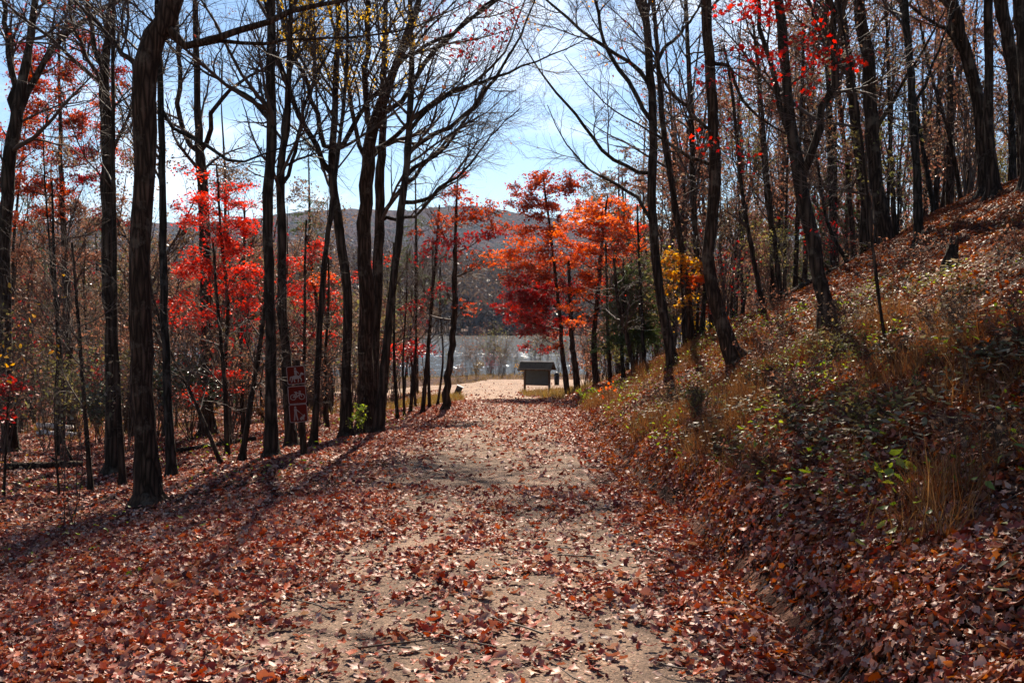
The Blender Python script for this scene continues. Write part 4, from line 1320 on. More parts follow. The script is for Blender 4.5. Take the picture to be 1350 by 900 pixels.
# ---- broadleaved evergreen shrubs and small plants
def make_shrub(name, label, px, py, D, w_, h_, mk, nst=9, nlv=900, kind='oval', size=(.07, .13), cat='shrub', group=None, glossup=.7, bare=0, thin=1.):
    b = at(px, py, D)
    z0 = Hs(b[0], b[1])
    base = np.array([b[0], b[1], z0])
    root = thing(name, label, cat, base, group)
    W, Hh = w_ / 2 / 1350 * D, h_ / 1350 * D
    az = rng.uniform(0, 2 * PI, nst)
    rr = rng.uniform(.2, .9, nst) * W
    e = base + np.stack([np.cos(az) * rr, np.sin(az) * rr, Hh * rng.uniform(.55, .95, nst)], 1)
    s0 = base + rng.normal(size=(nst, 3)) * np.array([.08, .08, 0]) - [0, 0, .08]
    tt = np.linspace(0, 1, 8)[None, :, None]
    st = s0[:, None] * (1 - tt) + e[:, None] * tt
    st[:, :, 2] += (np.sin(tt[:, :, 0] * PI) * Hh * .12)
    st += rng.normal(size=st.shape) * .015 * max(.3, Hh)
    sr = np.linspace(.011, .004, 8)[None] * np.ones((nst, 1)) * np.clip(Hh / 1.8, .35, 1.05) * thin
    a2, b2 = spawn(st, sr, nst * 6, .3, 1, (.4, 1.1), (.2 * Hh, .45 * Hh), 5, .08, .15, .6, .4, .002)
    a3, b3 = spawn(a2, b2, nst * (18 + bare), .2, 1, (.4, 1.), (.1 * Hh, .28 * Hh), 4, .05, .15, .6, .5, .0018)
    V, F = tubes(st, sr, 5)
    obj('stems', mesh_np('stems', V - base, [F], True, [M['twig']]), root)
    V2, F2 = tubes(a2, b2, 4)
    V3, F3 = tubes(a3, b3, 3)
    tw = obj('crown', mesh_np('crown', np.concatenate([V2, V3]) - base, [F2, F3 + len(V2)], True, [M['twig']]), root)
    if nlv:
        pool = np.r_[a3[:, 1:].reshape(-1, 3), a2[:, 3:].reshape(-1, 3)]
        pos = pool[rng.integers(0, len(pool), nlv)] + rng.normal(size=(nlv, 3)) * .03 * max(.4, Hh)
        V, F = leaves_geo(pos, np.c_[rng.normal(size=(nlv, 2)) * .7, np.full(nlv, glossup)], rng.uniform(*size, nlv), kind)
        obj('foliage', mesh_np('foliage', V - base, [F], True, [M[mk]]), tw)
    return root


make_shrub('rhododendron', 'glossy dark green rhododendron behind the slender grey trunk', 255, 592, 26, 110, 110, 'green_dark', 14, 1500, size=(.09, .16))
make_shrub('rhododendron', 'smaller dark green rhododendron left of the thickest trunk', 130, 585, 27, 90, 85, 'green_dark', 10, 900, size=(.09, .15))
make_shrub('leafy_shrub', 'small lit yellow-green shrub at the foot of the big curving trunk', 470, 586, 20.5, 36, 46, 'green_yellow', 7, 170, size=(.05, .09))
make_shrub('seedling', 'yellow-green seedling with broad leaves low on the right bank', 1178, 775, 7.0, 60, 62, 'green_yellow', 3, 16, size=(.07, .11), cat='plant')
make_shrub('seedling', 'tiny green seedling on the leafy left verge', 178, 752, 8.2, 18, 14, 'green_yellow', 3, 12, size=(.04, .06), cat='plant')
make_shrub('leafy_shrub', 'bright green weeds at the foot of the bank near the lot', 775, 555, 27, 30, 24, 'green_yellow', 6, 160, size=(.05, .09))
make_shrub('leafy_shrub', 'orange-leaved sprig at the bank foot right of the green weeds', 800, 565, 24, 26, 34, 'orange', 4, 40, size=(.06, .1))
make_shrub('lakeside_alder', 'bare leaning multi-stemmed alder on the lake bank beyond the lot', 656, 505, 88, 80, 75, 'brown', 7, 120, size=(.09, .14), bare=30)
for (px_, py_, D_, w_, h_, lab, mk, nlv) in [
    (628, 503, 84, 40, 26, 'low bush with pale leaves on the lake bank, left of the bare alder', 'straw', 300),
    (604, 503, 82, 30, 24, 'tawny bush on the lake bank above the dark slanted box', 'dry', 260),
    (690, 503, 86, 24, 16, 'low golden bush on the lake bank just left of the kiosk', 'yellow', 240),
    (560, 520, 70, 44, 36, 'tawny bush at the left end of the gravel lot', 'dry', 320),
    (318, 560, 44, 60, 44, 'pale tawny bush in the clearing right of the rhododendron', 'dry', 420),
    (772, 503, 44, 60, 50, 'russet bush under the broad crimson oak beside the kiosk', 'russet', 420),
    (800, 502, 40, 56, 64, 'yellow-green bush under the orange maple', 'olive', 460),
    (850, 498, 36, 60, 70, 'olive bush left of the leftmost bank trunk', 'olive', 520),
    (872, 470, 40, 50, 66, 'rusty bush close behind the leftmost bank trunk', 'russet', 420),
    (905, 455, 36, 50, 60, 'golden bush between the leftmost bank trunk and the stout trunk', 'gold', 200),
    (820, 500, 50, 60, 90, 'tall brown bush behind the bushy green pine', 'brown', 520),
    (345, 575, 34, 40, 30, 'low orange bush between the red maple stem and the knobbly trunk', 'dry', 200),
]:
    make_shrub('bush', lab, px_, py_, D_, w_, h_, mk, 9, nlv, size=(.08, .14))

# near sapling at left with pale catching leaves
make_shrub('yellowing_sapling', 'twiggy sapling with glinting pale and yellow leaves at the left edge', -5, 690, 10.5, 300, 360, 'yellow', 5, 150, size=(.035, .075), cat='sapling', bare=40, thin=.6)
make_shrub('yellowing_sapling', 'twiggy grey sapling with pale leaves left of the thickest trunk', 95, 668, 12.5, 150, 240, 'pale_weed', 4, 200, size=(.04, .08), cat='sapling', bare=40, thin=.6)
for (px_, py_, D_, w_, h_, lab) in [
    (1075, 690, 8.6, 170, 62, 'broad bramble with pale glinting leaves low on the bank'),
    (1160, 590, 11, 120, 50, 'bramble on the shaded slope above the broad bramble'),
    (1010, 560, 13.5, 120, 50, 'bramble patch right of the stout brown trunk base'),
    (1280, 500, 12, 130, 50, 'bramble high on the bank near the right edge'),
    (1300, 640, 8.5, 130, 60, 'dark bramble in shade at the right edge of the bank'),
    (1190, 430, 16, 90, 34, 'bramble on the sunny slope below the lone straight trunk'),
    (905, 545, 17, 80, 34, 'bramble at the foot of the leftmost bank trunk'),
    (960, 640, 10.5, 90, 40, 'small bramble at the bank foot beside the path')]:
    make_shrub('bramble', lab, px_, py_, D_, w_, h_, 'bramble', 9, 190, size=(.05, .09), cat='plant', glossup=1.2)

# dry twiggy brush standing on the bank
BR = [(1010, 505, 15.5, 110, 70, 'russet', 'right of the stout trunk base'), (1120, 470, 14.5, 120, 70, 'brown', 'below the Y-forked tree'), (1060, 610, 10.5, 130, 80, 'russet', 'above the broad bramble'),
      (1240, 545, 10.5, 150, 80, 'brown', 'in shade near the right edge'), (1150, 660, 8.4, 150, 80, 'olive', 'just uphill of the yellow-green seedling'), (930, 575, 13.5, 90, 60, 'olive', 'at the bank foot below the stout trunk'),
      (1320, 440, 13, 120, 70, 'russet', 'high at the right edge of the bank'), (1210, 400, 17, 110, 56, 'russet', 'below the lone straight trunk'), (870, 560, 18, 80, 50, 'brown', 'at the bank foot below the leftmost bank trunk'),
      (1290, 720, 6.4, 160, 90, 'brown', 'in deep shade at lower right'), (1000, 690, 8.6, 100, 60, 'russet', 'at the edge of the path'), (1100, 540, 12.5, 110, 70, 'olive', 'on the middle of the slope'),
      (1330, 590, 8.6, 140, 90, 'russet', 'at the right edge above the dark bramble'), (1030, 450, 20, 90, 60, 'russet', 'between the stout trunk and the Y-forked tree')]
for (px_, py_, D_, w_, h_, mk, where_) in BR:
    make_shrub('dry_brush', f'tangled {mk} twiggy brush {where_}', px_, py_, D_, w_, h_, mk, 11, 210, size=(.03, .065), cat='shrub', bare=26, thin=.55)

# thin trunks traced one by one
thin = [
    (524, 557, 28, 4, 520, 380, 'thin sapling, first right of the slim leaning trunk'), (533, 553, 29, 3, 536, 390, 'hair-thin sapling, second right of the slim leaning trunk'),
    (541, 550, 30, 4, 548, 370, 'thin sapling third right of the slim leaning trunk'), (557, 545, 29, 5, 575, 330, 'leaning thin sapling left of the rusty oak'),
    (566, 541, 31, 4, 570, 380, 'thin upright sapling close left of the rusty oak'), (577, 540, 33, 3, 580, 400, 'hair-thin sapling touching the rusty oak trunk'),
    (300, 615, 20.5, 6, 285, 380, 'thin curved sapling under the vivid scarlet maple'), (318, 625, 18.5, 8, 345, 440, 'dark sapling leaning right against the knobbly trunk'),
    (292, 620, 19, 5, 221, 455, 'bent pale sapling crossing the rhododendron'), (321, 590, 27, 5, 322, 330, 'thin straight sapling right of the scarlet maple'),
    (395, 570, 26, 5, 402, 350, 'thin sapling behind the sign post'), (432, 573, 27, 5, 433, 400, 'thin sapling between the leaning trunk and yellow-leaved tree'),
    (76, 600, 23, 5, 70, 300, 'thin dark sapling left of the bleached logs'), (120, 640, 16, 6, 100, 380, 'thin crooked sapling left of the slender tree'), (78, 640, 15.5, 2.5, 75, 470, 'hair-thin stem in the leaves, far left'),
    (762, 503, 42, 8, 752, 400, 'dark stem just right of the broad crimson oak'), (838, 499, 30, 7, 815, 400, 'thin stem leaning left on the bank below the pine'), (822, 505, 33, 5, 822, 400, 'thin straight stem below the pine'),
    (805, 503, 36, 5, 800, 380, 'thin stem below the orange maple boughs'), (850, 493, 32, 5, 842, 330, 'thin stem just left of the leftmost bank trunk'), (925, 460, 30, 6, 938, 250, 'thin stem half hidden by the stout brown trunk'),
    (1008, 405, 26, 6, 965, 120, 'thin leaning stem between the stout trunk and Y-forked tree'), (1030, 400, 28, 6, 1000, 90, 'second thin leaning stem left of the Y-forked tree'), (1048, 395, 30, 6, 1058, 100, 'thin stem behind the Y-forked tree'),
    (1118, 385, 27, 5, 1075, 200, 'thin stem right of the Y-forked tree base'), (1180, 335, 30, 6, 1170, 60, 'thin stem right of the twin trunks'), (1252, 285, 33, 10, 1252, 40, 'straight mid trunk left of the curved trunk'),
    (1232, 300, 31, 6, 1195, 60, 'leaning thin stem left of the curved trunk'), (1272, 275, 32, 6, 1225, 90, 'long leaning stem crossing behind the curved trunk'), (1335, 235, 30, 10, 1331, 100, 'mid trunk near the right edge of the slope')]
for (bx, by, D_, w_, tx, ty, lab) in thin:
    mx = (bx + tx) / 2 + rng.normal() * 4
    T('sapling', lab, lab, D_, [(bx, by, w_), (mx, (by + ty) / 2, w_ * .85), (tx, ty, w_ * .65), (tx + (tx - bx) * .25, ty - 60, w_ * .45)],
      height=None, m1=14, m2=60, m3=240, cs=.35, l1=(.7, 1.8), cat='sapling', bark='bark' if rng.uniform() < .7 else 'bark_grey')
LM[:] = [q for q in LM if not q[1].startswith(('thin', 'hair', 'dark s', 'bent', 'second', 'leaning', 'mid', 'long', 'straight mid'))]

# ---- background woods: prototypes copied one by one


def proto_tree(name, ht, r0, mk, nleaf, kind, forks=2, up=.12, m=(24, 130, 520)):
    base = np.zeros(3)
    P = [np.array([0, 0, -.3]), np.array([0, 0, .1])]
    R = [r0 * 1.5, r0 * 1.2]
    d = np.array([rng.normal() * .06, rng.normal() * .06, 1.0])
    for k in range(5):
        d = norm(d + np.array([rng.normal() * .07, rng.normal() * .07, .2]))
        P.append(P[-1] + d * ht / 5); R.append(max(.02, r0 * (1 - .8 * (k + 1) / 5)))
    TP, TR = resample(P, R, 20)
    TP[2:], TR[2:] = knobbly(TP[2:], TR[2:])
    root = bpy.data.objects.new(name, None)
    COL.objects.link(root)
    V, F = tubes(TP[None], TR[None], 7)
    obj('trunk', mesh_np('trunk', V, [F], True, [M['bark' if rng.uniform() < .6 else 'bark_grey']]), root)
    fk, fr = spawn(TP[None], TR[None], forks, .35, .6, (.25, .5), (ht * .4, ht * .55), 9, .12, .07, .7, .2, .01)
    a1, b1 = spawn(np.r_[TP[None, ::2][:, :9], fk], np.r_[TR[None, ::2][:, :9], fr], m[0], .3, .99, (.4, 1.0), (ht * .08, ht * .24), 9, up * .5, .12, .5, .2, .005)
    a1, b1 = np.r_[fk, a1], np.r_[fr, b1]
    a2, b2 = spawn(a1, b1, m[1], .2, .98, (.35, .9), (.6, 1.8), 6, up * .4, .14, .6, .25, .004)
    a3, b3 = spawn(a2, b2, m[2], .2, 1, (.35, .9), (.3, .9), 4, up * .3, .14, .6, .5, .003)
    Vs, Fs, n0 = [], [], 0
    for a, b, s in ((a1, b1, 5), (a2, b2, 4), (a3, b3, 3)):
        V, F = tubes(a, b, s)
        Vs.append(V); Fs.append(F + n0); n0 += len(V)
    cr_ = obj('crown', mesh_np('crown', np.concatenate(Vs), Fs, True, [M['twig']]), root)
    if nleaf:
        pool = a3.reshape(-1, 3)
        pos = pool[rng.integers(0, len(pool), nleaf)] + rng.normal(size=(nleaf, 3)) * .1
        V, F = leaves_geo(pos, rng.normal(size=(nleaf, 3)) + [0, 0, .6], rng.uniform(.09, .16, nleaf), kind)
        obj('foliage', mesh_np('foliage', V, [F], True, [M[mk]]), cr_)
    return root


KINDS = [('bare', 'bare grey-brown', 0, None), ('russet', 'russet-leaved', 2300, 'russet'), ('brown', 'brown-leaved', 2500, 'brown'), ('red', 'dark red-leaved', 1300, 'crimson'), ('olive', 'olive-leaved', 2000, 'olive')]
PROTO = {}
for kname, kl, nlv, mk in KINDS:
    PROTO[kname] = [proto_tree('background_tree', h, r, mk, nlv, 'simple', 2, .12) for h, r in ((13, .10), (17, .15), (10, .07))]
SHRUB_PROTO = []


def copy_tree(o, parent=None):
    c = o.copy()
    COL.objects.link(c)
    if parent is not None:
        c.parent = parent
    for ch in o.children:
        copy_tree(ch, c)
    return c


used = set()


def place_bg(root, x, y, s, label, cat, group):
    c = root if root.name not in used else copy_tree(root)
    used.add(root.name)
    c.location = (x, y, Hs(x, y))
    c.rotation_euler = (0, 0, rng.uniform(0, 2 * PI))
    c.scale = (s, s, s * rng.uniform(.9, 1.15))
    tag(c, label, cat, group)
    return c


def nearest_lm(px):
    d, nme = min((abs(px - a), b) for a, b in LM)
    a = [a for a, b in LM if b == nme][0]
    return ('left' if px < a else 'right'), nme


groups_made = {}
spots = []


def try_spot(x, y, mind):
    for (a, b) in spots:
        if (a - x) ** 2 + (b - y) ** 2 < mind * mind:
            return False
    spots.append((x, y))
    return True


LIT = [(-7.2, 24), (-5.9, 31), (-14, 32)]      # open ground sunward of the bright maples


def bg_woods(n, xr_, yr_, weights, mind, test=None, smin=.7, smax=1.05):
    made = 0
    for _ in range(n * 30):
        if made >= n:
            break
        y = rng.uniform(*yr_)
        x = rng.uniform(*xr_) * (y / yr_[1]) if False else rng.uniform(*xr_)
        px, py, z = project((x, y, Hs(x, y) + 3))
        if px < -60 or px > 1410:
            continue
        if test and not test(x, y, px):
            continue
        if any(y < yy_ + 25 and abs(x - xx_ - .1 * (y - yy_)) < 2.3 for xx_, yy_ in LIT):
            continue
        if not try_spot(x, y, mind):
            continue
        k = rng.choice(len(KINDS), p=weights)
        kname, kl = KINDS[k][0], KINDS[k][1]
        side, nm = nearest_lm(px)
        lab = f'{kl} background tree {side} of {nm}'
        place_bg(PROTO[kname][rng.integers(0, 3)], x, y, rng.uniform(smin, smax), lab, 'tree', lab)
        made += 1


# left woods, down to the lake
bg_woods(100, (-44, -3), (31, 76), [.26, .26, .24, .10, .14], 2.0, lambda x, y, px: x < -3.5 - (y - 33) * .06 and px < 570, .38, .68)
bg_woods(70, (-75, -8), (76, 108), [.3, .25, .25, .08, .12], 2.4, lambda x, y, px: px < 545, .5, .8)
# right woods behind the bank
bg_woods(92, (6, 40), (33, 70), [.18, .42, .22, .08, .10], 1.6, lambda x, y, px: px > 860)
bg_woods(56, (5, 45), (62, 108), [.3, .3, .22, .06, .12], 2.6, lambda x, y, px: px > 800)


# bare shrubs filling the understorey
def proto_shrub(name, mk, nlv):
    r = make_shrub(name, 'x', 675, 500, 20, 120, 170, mk, 8, nlv, size=(.06, .11), bare=14)
    r.location = (0, 0, 0)
    return r


SP_ = [proto_shrub('understorey_shrub', 'russet', 260), proto_shrub('understorey_shrub', 'brown', 240), proto_shrub('understorey_shrub', 'crimson', 160), proto_shrub('understorey_shrub', 'olive', 300)]
SL = ['russet twiggy shrub', 'bare brown shrub', 'dark red twiggy shrub', 'olive-leaved shrub']


def bg_shrubs(n, xr_, yr_, test):
    made = 0
    for _ in range(n * 30):
        if made >= n:
            break
        x, y = rng.uniform(*xr_), rng.uniform(*yr_)
        px, py, z = project((x, y, Hs(x, y) + .5))
        if px < -40 or px > 1390 or not test(x, y, px) or not try_spot(x, y, 1.3):
            continue
        k = rng.choice(4, p=[.3, .3, .15, .25])
        side, nm = nearest_lm(px)
        lab = f'{SL[k]} {side} of {nm}'
        place_bg(SP_[k], x, y, rng.uniform(.6, 1.9), lab, 'shrub', lab)
        made += 1


bg_woods(34, (-22, -4.2), (27, 44), [.3, .25, .25, .05, .15], 1.6, lambda x, y, px: x < -4.6 and px < 560, .4, .75)
bg_shrubs(24, (-15, -4.4), (18.5, 32), lambda x, y, px: x < -4.8 - max(0, 24 - y) * .35 and px < 540)
bg_shrubs(80, (-36, -3.5), (28, 74), lambda x, y, px: x < -3.8 - (y - 20) * .06 and px < 560)
bg_shrubs(74, (3.5, 26), (28, 74), lambda x, y, px: px > 770)
LM += [(708, 'the kiosk'), (656, 'the bare lakeside alder'), (600, 'the rusty oak')]
bg_shrubs(24, (-14, 9), (84, 103), lambda x, y, px: 570 < px < 800)

# ------------------------------------------------------------------ built objects


def ring(c, r0, r1, n=22):
    a = np.linspace(0, 2 * PI, n, endpoint=False)
    return [(c[0] + r1 * math.cos(t), c[1] + r1 * math.sin(t)) for t in a], [(c[0] + r0 * math.cos(t), c[1] + r0 * math.sin(t)) for t in a]


def ring_mesh(mb, c, r0, r1, y0, y1, n=22):
    o_, i_ = ring(c, r0, r1, n)
    for k in range(n):
        j = (k + 1) % n
        mb.prism([i_[k], o_[k], o_[j], i_[j]][::-1], y0, y1)


def rrect(w_, h_, r, n=5):
    pts = []
    for cx, cz, a0 in ((w_ / 2 - r, h_ / 2 - r, 0), (-w_ / 2 + r, h_ / 2 - r, 90), (-w_ / 2 + r, -h_ / 2 + r, 180), (w_ / 2 - r, -h_ / 2 + r, 270)):
        for k in range(n + 1):
            a = math.radians(a0 + 90 * k / n)
            pts.append((cx + r * math.cos(a), cz + r * math.sin(a)))
    return pts


def bar(p, q, w_):
    d = np.array(q) - np.array(p)
    d = d / np.linalg.norm(d)
    n = np.array([-d[1], d[0]]) * w_ / 2
    return [tuple(np.array(p) - n), tuple(np.array(q) - n), tuple(np.array(q) + n), tuple(np.array(p) + n)]


def disc(c, r, n=14):
    return [(c[0] + r * math.cos(t), c[1] + r * math.sin(t)) for t in np.linspace(0, 2 * PI, n, endpoint=False)]


def ell(c, a, b, n=16, rot=0):
    out = []
    for t in np.linspace(0, 2 * PI, n, endpoint=False):
        x, z = a * math.cos(t), b * math.sin(t)
        out.append((c[0] + x * math.cos(rot) - z * math.sin(rot), c[1] + x * math.sin(rot) + z * math.cos(rot)))
    return out


PICTO = {
    'horse_rider': [ell((-.02, -.12), .24, .11), [(.12, -.1), (.2, -.02), (.30, .14), (.42, .10), (.46, .0), (.40, -.03), (.32, .0), (.26, -.16)],
                    bar((-.2, -.14), (-.30, -.42), .07), bar((-.14, -.15), (-.10, -.42), .065), bar((.12, -.16), (.10, -.42), .06), bar((.18, -.14), (.30, -.28), .06), bar((.30, -.28), (.26, -.42), .05),
                    [(-.24, -.04), (-.36, -.08), (-.40, -.30), (-.35, -.30), (-.30, -.14), (-.22, -.12)],
                    disc((-.02, .38), .065), [(-.09, .30), (.05, .30), (.06, .0), (-.08, .0)], bar((.02, .26), (.18, .06), .05), bar((.0, .0), (.12, -.18), .07)],
    'bicycle': [bar((-.24, -.12), (-.06, .10), .05), bar((-.06, .10), (.18, .12), .05), bar((-.24, -.12), (.0, -.12), .05), bar((.0, -.12), (.18, .12), .05), bar((.0, -.12), (-.08, .16), .05),
                bar((.26, -.12), (.16, .20), .05), bar((.10, .22), (.22, .20), .045), bar((-.16, .17), (.0, .17), .05)],
    'hiker_dog': [disc((-.16, .36), .065), [(-.24, .28), (-.08, .28), (-.09, -.02), (-.23, -.02)], bar((-.20, -.02), (-.26, -.42), .07), bar((-.13, -.02), (-.06, -.42), .07), bar((-.10, .22), (.06, .06), .045),
                  bar((.06, .06), (.26, -.14), .02), ell((.20, -.30), .14, .09, 14, .5), disc((.30, -.18), .07), [(.31, -.14), (.36, -.06), (.37, -.15)], bar((.28, -.26), (.29, -.42), .05), bar((.10, -.34), (.18, -.41), .08)],
}
b = at(401, 612, 17.6)
zb = Hs(b[0], b[1])
sp = thing('sign_post', 'wooden post with three stacked brown trail use signs among left trunks', 'sign', (b[0], b[1], zb))
top = at(391, 474, 17.6)
axis = norm(np.array([top[0] - b[0], 0.0, top[2] - zb]))
Ls = (top[2] - zb)
mb = MB()
tilt = math.atan2(axis[0], axis[2])
Rm = np.array([[math.cos(tilt), 0, math.sin(tilt)], [0, 1, 0], [-math.sin(tilt), 0, math.cos(tilt)]])
mb.box(Rm @ np.array([0, .02, (Ls - .3) / 2]), (.10, .10, Ls + .3), Rm)
obj('post', mb.mesh('post', M['bark_red']), sp)
S = .315
for (px_, py_), pic in zip(((391.5, 494), (393, 520), (394.5, 544)), ('horse_rider', 'bicycle', 'hiker_dog')):
    c = at(px_, py_, 17.6) - np.array([b[0], b[1], zb])
    c[1] = -.045
    mb = MB(); mb.prism(rrect(S, S, .035), -.004, .004)
    pl = obj('sign_panel', mb.mesh('sign_panel', M['sign']), sp)
    pl.location = c
    pl.rotation_euler = (0, tilt + rng.normal() * .015, .12)
    mb = MB()
    o_, i_ = rrect(S - .006, S - .006, .032), rrect(S - .028, S - .028, .024)
    for k in range(len(o_)):
        j = (k + 1) % len(o_)
        mb.prism([i_[k], o_[k], o_[j], i_[j]][::-1], -.0065, -.0041)
    obj('border', mb.mesh('border', M['sign_white']), pl)
    mb = MB()
    for q, pg in enumerate(PICTO[pic]):
        mb.prism([(a * S * .92, c_ * S * .92) for a, c_ in pg], -.0066 - q * .00012, -.0041)
    if pic == 'bicycle':
        for cx in (-.24, .26):
            ring_mesh(mb, (cx * S * .92, -.12 * S * .92), .125 * S, .165 * S, -.0064, -.0041)
    obj('pictogram', mb.mesh('pictogram', M['sign_white']), pl)

# kiosk
kx, ky = (708 - 675) / 1350 * 60, 60.0
kz = Hs(kx, ky)
ki = thing('information_kiosk', 'small roofed notice board on two posts at the edge of the gravel lot', 'kiosk', (kx, ky, kz))
ki.rotation_euler = (0, 0, math.radians(-18))
ki.scale = (.94, 1, 1)
for s in (-1, 1):
    mb = MB(); mb.box((s * .8, 0, .58), (.12, .12, 1.9))
    obj('post', mb.mesh('post', M['wood_dark']), ki)
mb = MB(); mb.box((0, 0, .88), (1.47, .06, .82)); obj('notice_board', mb.mesh('notice_board', M['notice']), ki)
mb = MB(); mb.box((0, -.01, .44), (1.47, .09, .06)); mb.box((0, -.01, 1.325), (1.47, .09, .07)); obj('board_frame', mb.mesh('board_frame', M['wood_dark']), ki)
mb = MB()
for s in (-1, 1):
    for k in range(6):
        f0, f1 = k / 6, (k + 1) / 6 + .03
        y0, y1 = s * .56 * (1 - f0), s * .56 * (1 - f1)
        z0_, z1_ = 1.36 + .42 * f0, 1.36 + .42 * f1
        yv = [y0, y1, y1, y0]
        mb.add([[-1.08, y0, z0_ + .028], [1.08, y0, z0_ + .028], [1.08, y1, z1_ + .01], [-1.08, y1, z1_ + .01],
                [-1.08, y0, z0_], [1.08, y0, z0_], [1.08, y1, z1_ - .02], [-1.08, y1, z1_ - .02]],
               [np.array([[0, 1, 2, 3], [7, 6, 5, 4], [0, 4, 5, 1], [1, 5, 6, 2], [2, 6, 7, 3], [3, 7, 4, 0]])])
rf_ = obj('roof', mb.mesh('roof', M['shingle']), ki)
mb = MB(); mb.box((0, 0, 1.80), (2.2, .10, .035)); obj('ridge_highlight', mb.mesh('ridge_highlight', M['bleached']), rf_)  # pale strip added to give the roof ridge a sunlit edge
for s in (-1, 1):
    mb = MB(); mb.box((0, s * .585, 1.345), (2.18, .03, .10)); obj('fascia', mb.mesh('fascia', M['wood_dark']), rf_)
for s in (-1, 1):
    mb = MB(); mb.prism([(-.46, 1.36), (.46, 1.36), (0, 1.70)], -.03, .03)
    ge = obj('gable', mb.mesh('gable', M['wood_dark']), ki)
    ge.location = (s * .93, 0, 0); ge.rotation_euler = (0, 0, PI / 2)

# slanted box at the lot's left edge
q = at(604, 508, 57)
bz = Hs(q[0], q[1])
bn = thing('litter_bin', 'dark slanted box with pale lid edge by the gravel lot, left of path end', 'bin', (q[0], q[1], bz))
mb = MB()
ta = math.radians(24)
Rt = np.array([[math.cos(ta), 0, math.sin(ta)], [0, 1, 0], [-math.sin(ta), 0, math.cos(ta)]])
mb.box((0, 0, .34), (.34, .34, .5), Rt)
obj('body', mb.mesh('body', M['black_metal']), bn)
mb = MB(); mb.box(np.array([0, 0, .34]) + Rt @ np.array([0, 0, .275]), (.40, .40, .045), Rt)
obj('lid', mb.mesh('lid', M['pale_metal']), bn)
mb = MB(); mb.box((0, .05, .06), (.08, .08, .3))
obj('post', mb.mesh('post', M['wood_dark']), bn)
# round bin behind the kiosk
q = at(734, 499, 70)
bz = Hs(q[0], q[1])
bn = thing('trash_can', 'small dark round bin standing just right of the kiosk', 'bin', (q[0], q[1], bz))
mb = MB(); mb.tube([(0, 0, -.02), (0, 0, .3), (0, 0, .62)], [.16, .18, .18], 14); obj('body', mb.mesh('body', M['black_metal'], True), bn)
mb = MB(); mb.tube([(0, 0, .63), (0, 0, .72), (0, 0, .84), (0, 0, .88)], [.20, .19, .10, .04], 14); obj('lid', mb.mesh('lid', M['black_metal'], True), bn)


# logs and stump
def log(name, label, p, q, r, mat, D=None, stubs=2, lift=.7):
    a, b_ = np.array(p, float), np.array(q, float)
    n = 9
    P = a + (b_ - a) * np.linspace(0, 1, n)[:, None]
    P[:, 2] += r * lift
    base = P[0].copy()
    P = P + rng.normal(size=P.shape) * r * .15
    R = np.linspace(r, r * .7, n) * (1 + rng.normal(size=n) * .06)
    root = MB()
    root.tube(P - base, R, 10)
    o = obj(name, root.mesh(name, M[mat], True))
    o.location = base
    tag(o, label, 'log')
    for k in range(stubs):
        j = rng.integers(2, n - 1)
        d = norm(rng.normal(size=3) * [1, .6, .2] + [0, 0, .9])
        m2 = MB(); m2.tube([P[j] - base, P[j] - base + d * r * 2.2, P[j] - base + d * r * 4], [r * .35, r * .28, r * .1], 6)
        obj('branch_stub', m2.mesh('branch_stub', M[mat], True), o)
    return o


def gp(px, py, D):
    q = at(px, py, D)
    return np.array([q[0], q[1], Hs(q[0], q[1])])


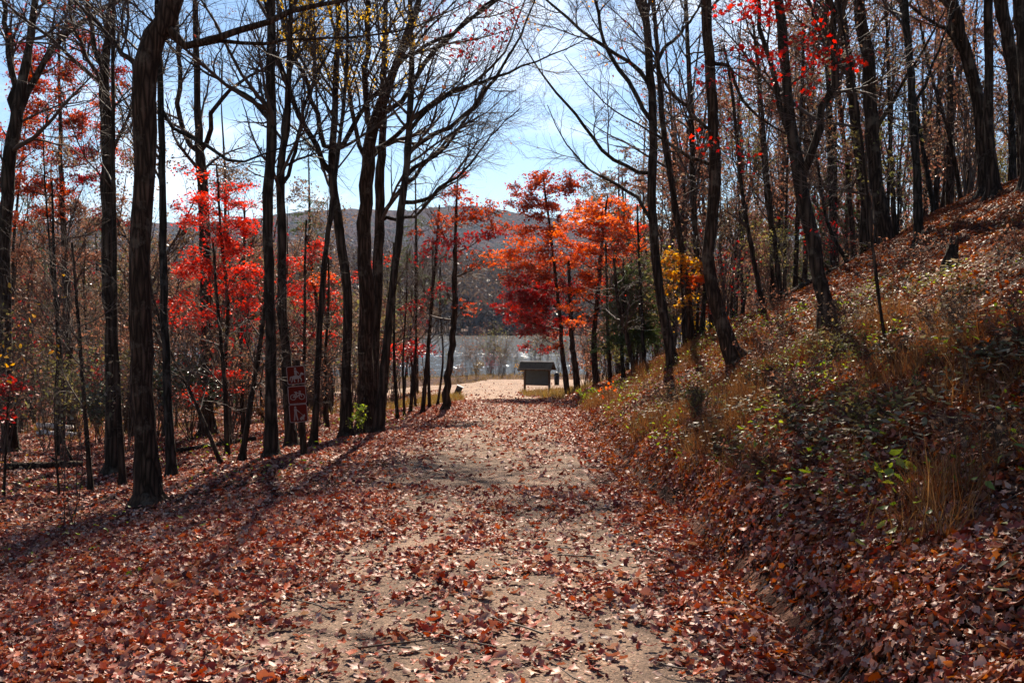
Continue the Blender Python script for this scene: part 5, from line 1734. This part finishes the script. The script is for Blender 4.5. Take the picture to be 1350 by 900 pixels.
log('fallen_log', 'pale bleached log lying uppermost in the pair among the left trees', gp(49, 560, 31) + [0, .0, .22], gp(96, 558, 31) + [0, 0, .22], .085, 'bleached', stubs=1)
log('fallen_log', 'grey bleached log lying under and behind the uppermost pale log', gp(50, 566, 30.6), gp(104, 566, 30.6), .10, 'bleached', stubs=1)
log('fallen_log', 'dark fallen log lying in the leaves at far left below the bleached logs', gp(5, 618, 20), gp(110, 612, 21), .10, 'bark', stubs=3)
log('fallen_log', 'long dark log lying on the slope crest below the twin trunks', gp(1018, 400, 28), gp(1139, 340, 30), .13, 'bark', stubs=2)
log('fallen_log', 'dark branch lying near the foot of the leaning sapling left of signs', gp(230, 606, 23), gp(335, 592, 25), .08, 'bark', stubs=2)
log('fallen_log', 'thin grey branch lying across the lower bank', gp(1100, 640, 9.6), gp(1235, 590, 10.4), .012, 'bark_grey', stubs=1)
st = gp(1252, 385, 16.5)
stump = thing('tree_stump', 'dark broken stump high on the right bank', 'stump', st)
mb = MB(); mb.tube([(0, 0, -.2), (0, 0, .04), (.03, 0, .2), (.05, .02, .34)], [.2, .14, .10, .09], 12)
obj('trunk', mb.mesh('trunk', M['bark'], True), stump)
for k in range(4):
    m2 = MB(); a = k * 1.6 + .3
    m2.tube([(.05 + .06 * math.cos(a), .06 * math.sin(a), .32), (.06 + .07 * math.cos(a), .07 * math.sin(a), .38 + .06 * (k % 2)), (.06 + .07 * math.cos(a), .07 * math.sin(a), .42 + .07 * (k % 2))], [.035, .022, .005], 6)
    obj('splinter', m2.mesh('splinter', M['bark'], True), stump)

# ------------------------------------------------------------------ haze: the air between here and the far ridge
HAZE = True
if HAZE:
    m, nt, out = new_mat('haze')
    pv = N(nt, 'ShaderNodeVolumePrincipled')
    pv.inputs['Color'].default_value = (.5, .66, 1, 1)
    pv.inputs['Density'].default_value = .00005
    pv.inputs['Anisotropy'].default_value = .3
    nt.links.new(pv.outputs[0], out.inputs['Volume'])
    mb = MB(); mb.box((0, 1640, 138), (6600, 3400, 330))
    hz = obj('haze', mb.mesh('haze', m))
    hz['kind'] = 'stuff'

# ------------------------------------------------------------------ render settings
sc.render.engine = 'CYCLES'
sc.cycles.max_bounces = 6
sc.cycles.diffuse_bounces = 3
sc.cycles.glossy_bounces = 2
sc.cycles.transmission_bounces = 4
sc.cycles.volume_bounces = 0
sc.cycles.sample_clamp_indirect = 4
sc.cycles.use_adaptive_sampling = True
sc.cycles.adaptive_threshold = .02
sc.cycles.use_denoising = True
sc.cycles.denoiser = 'OPENIMAGEDENOISE'
sc.cycles.denoising_input_passes = 'RGB_ALBEDO_NORMAL'
sc.view_settings.view_transform = 'Standard'
sc.view_settings.look = 'None'
sc.view_settings.exposure = 1.44
sc.view_settings.gamma = 1
sc.view_settings.use_curve_mapping = False
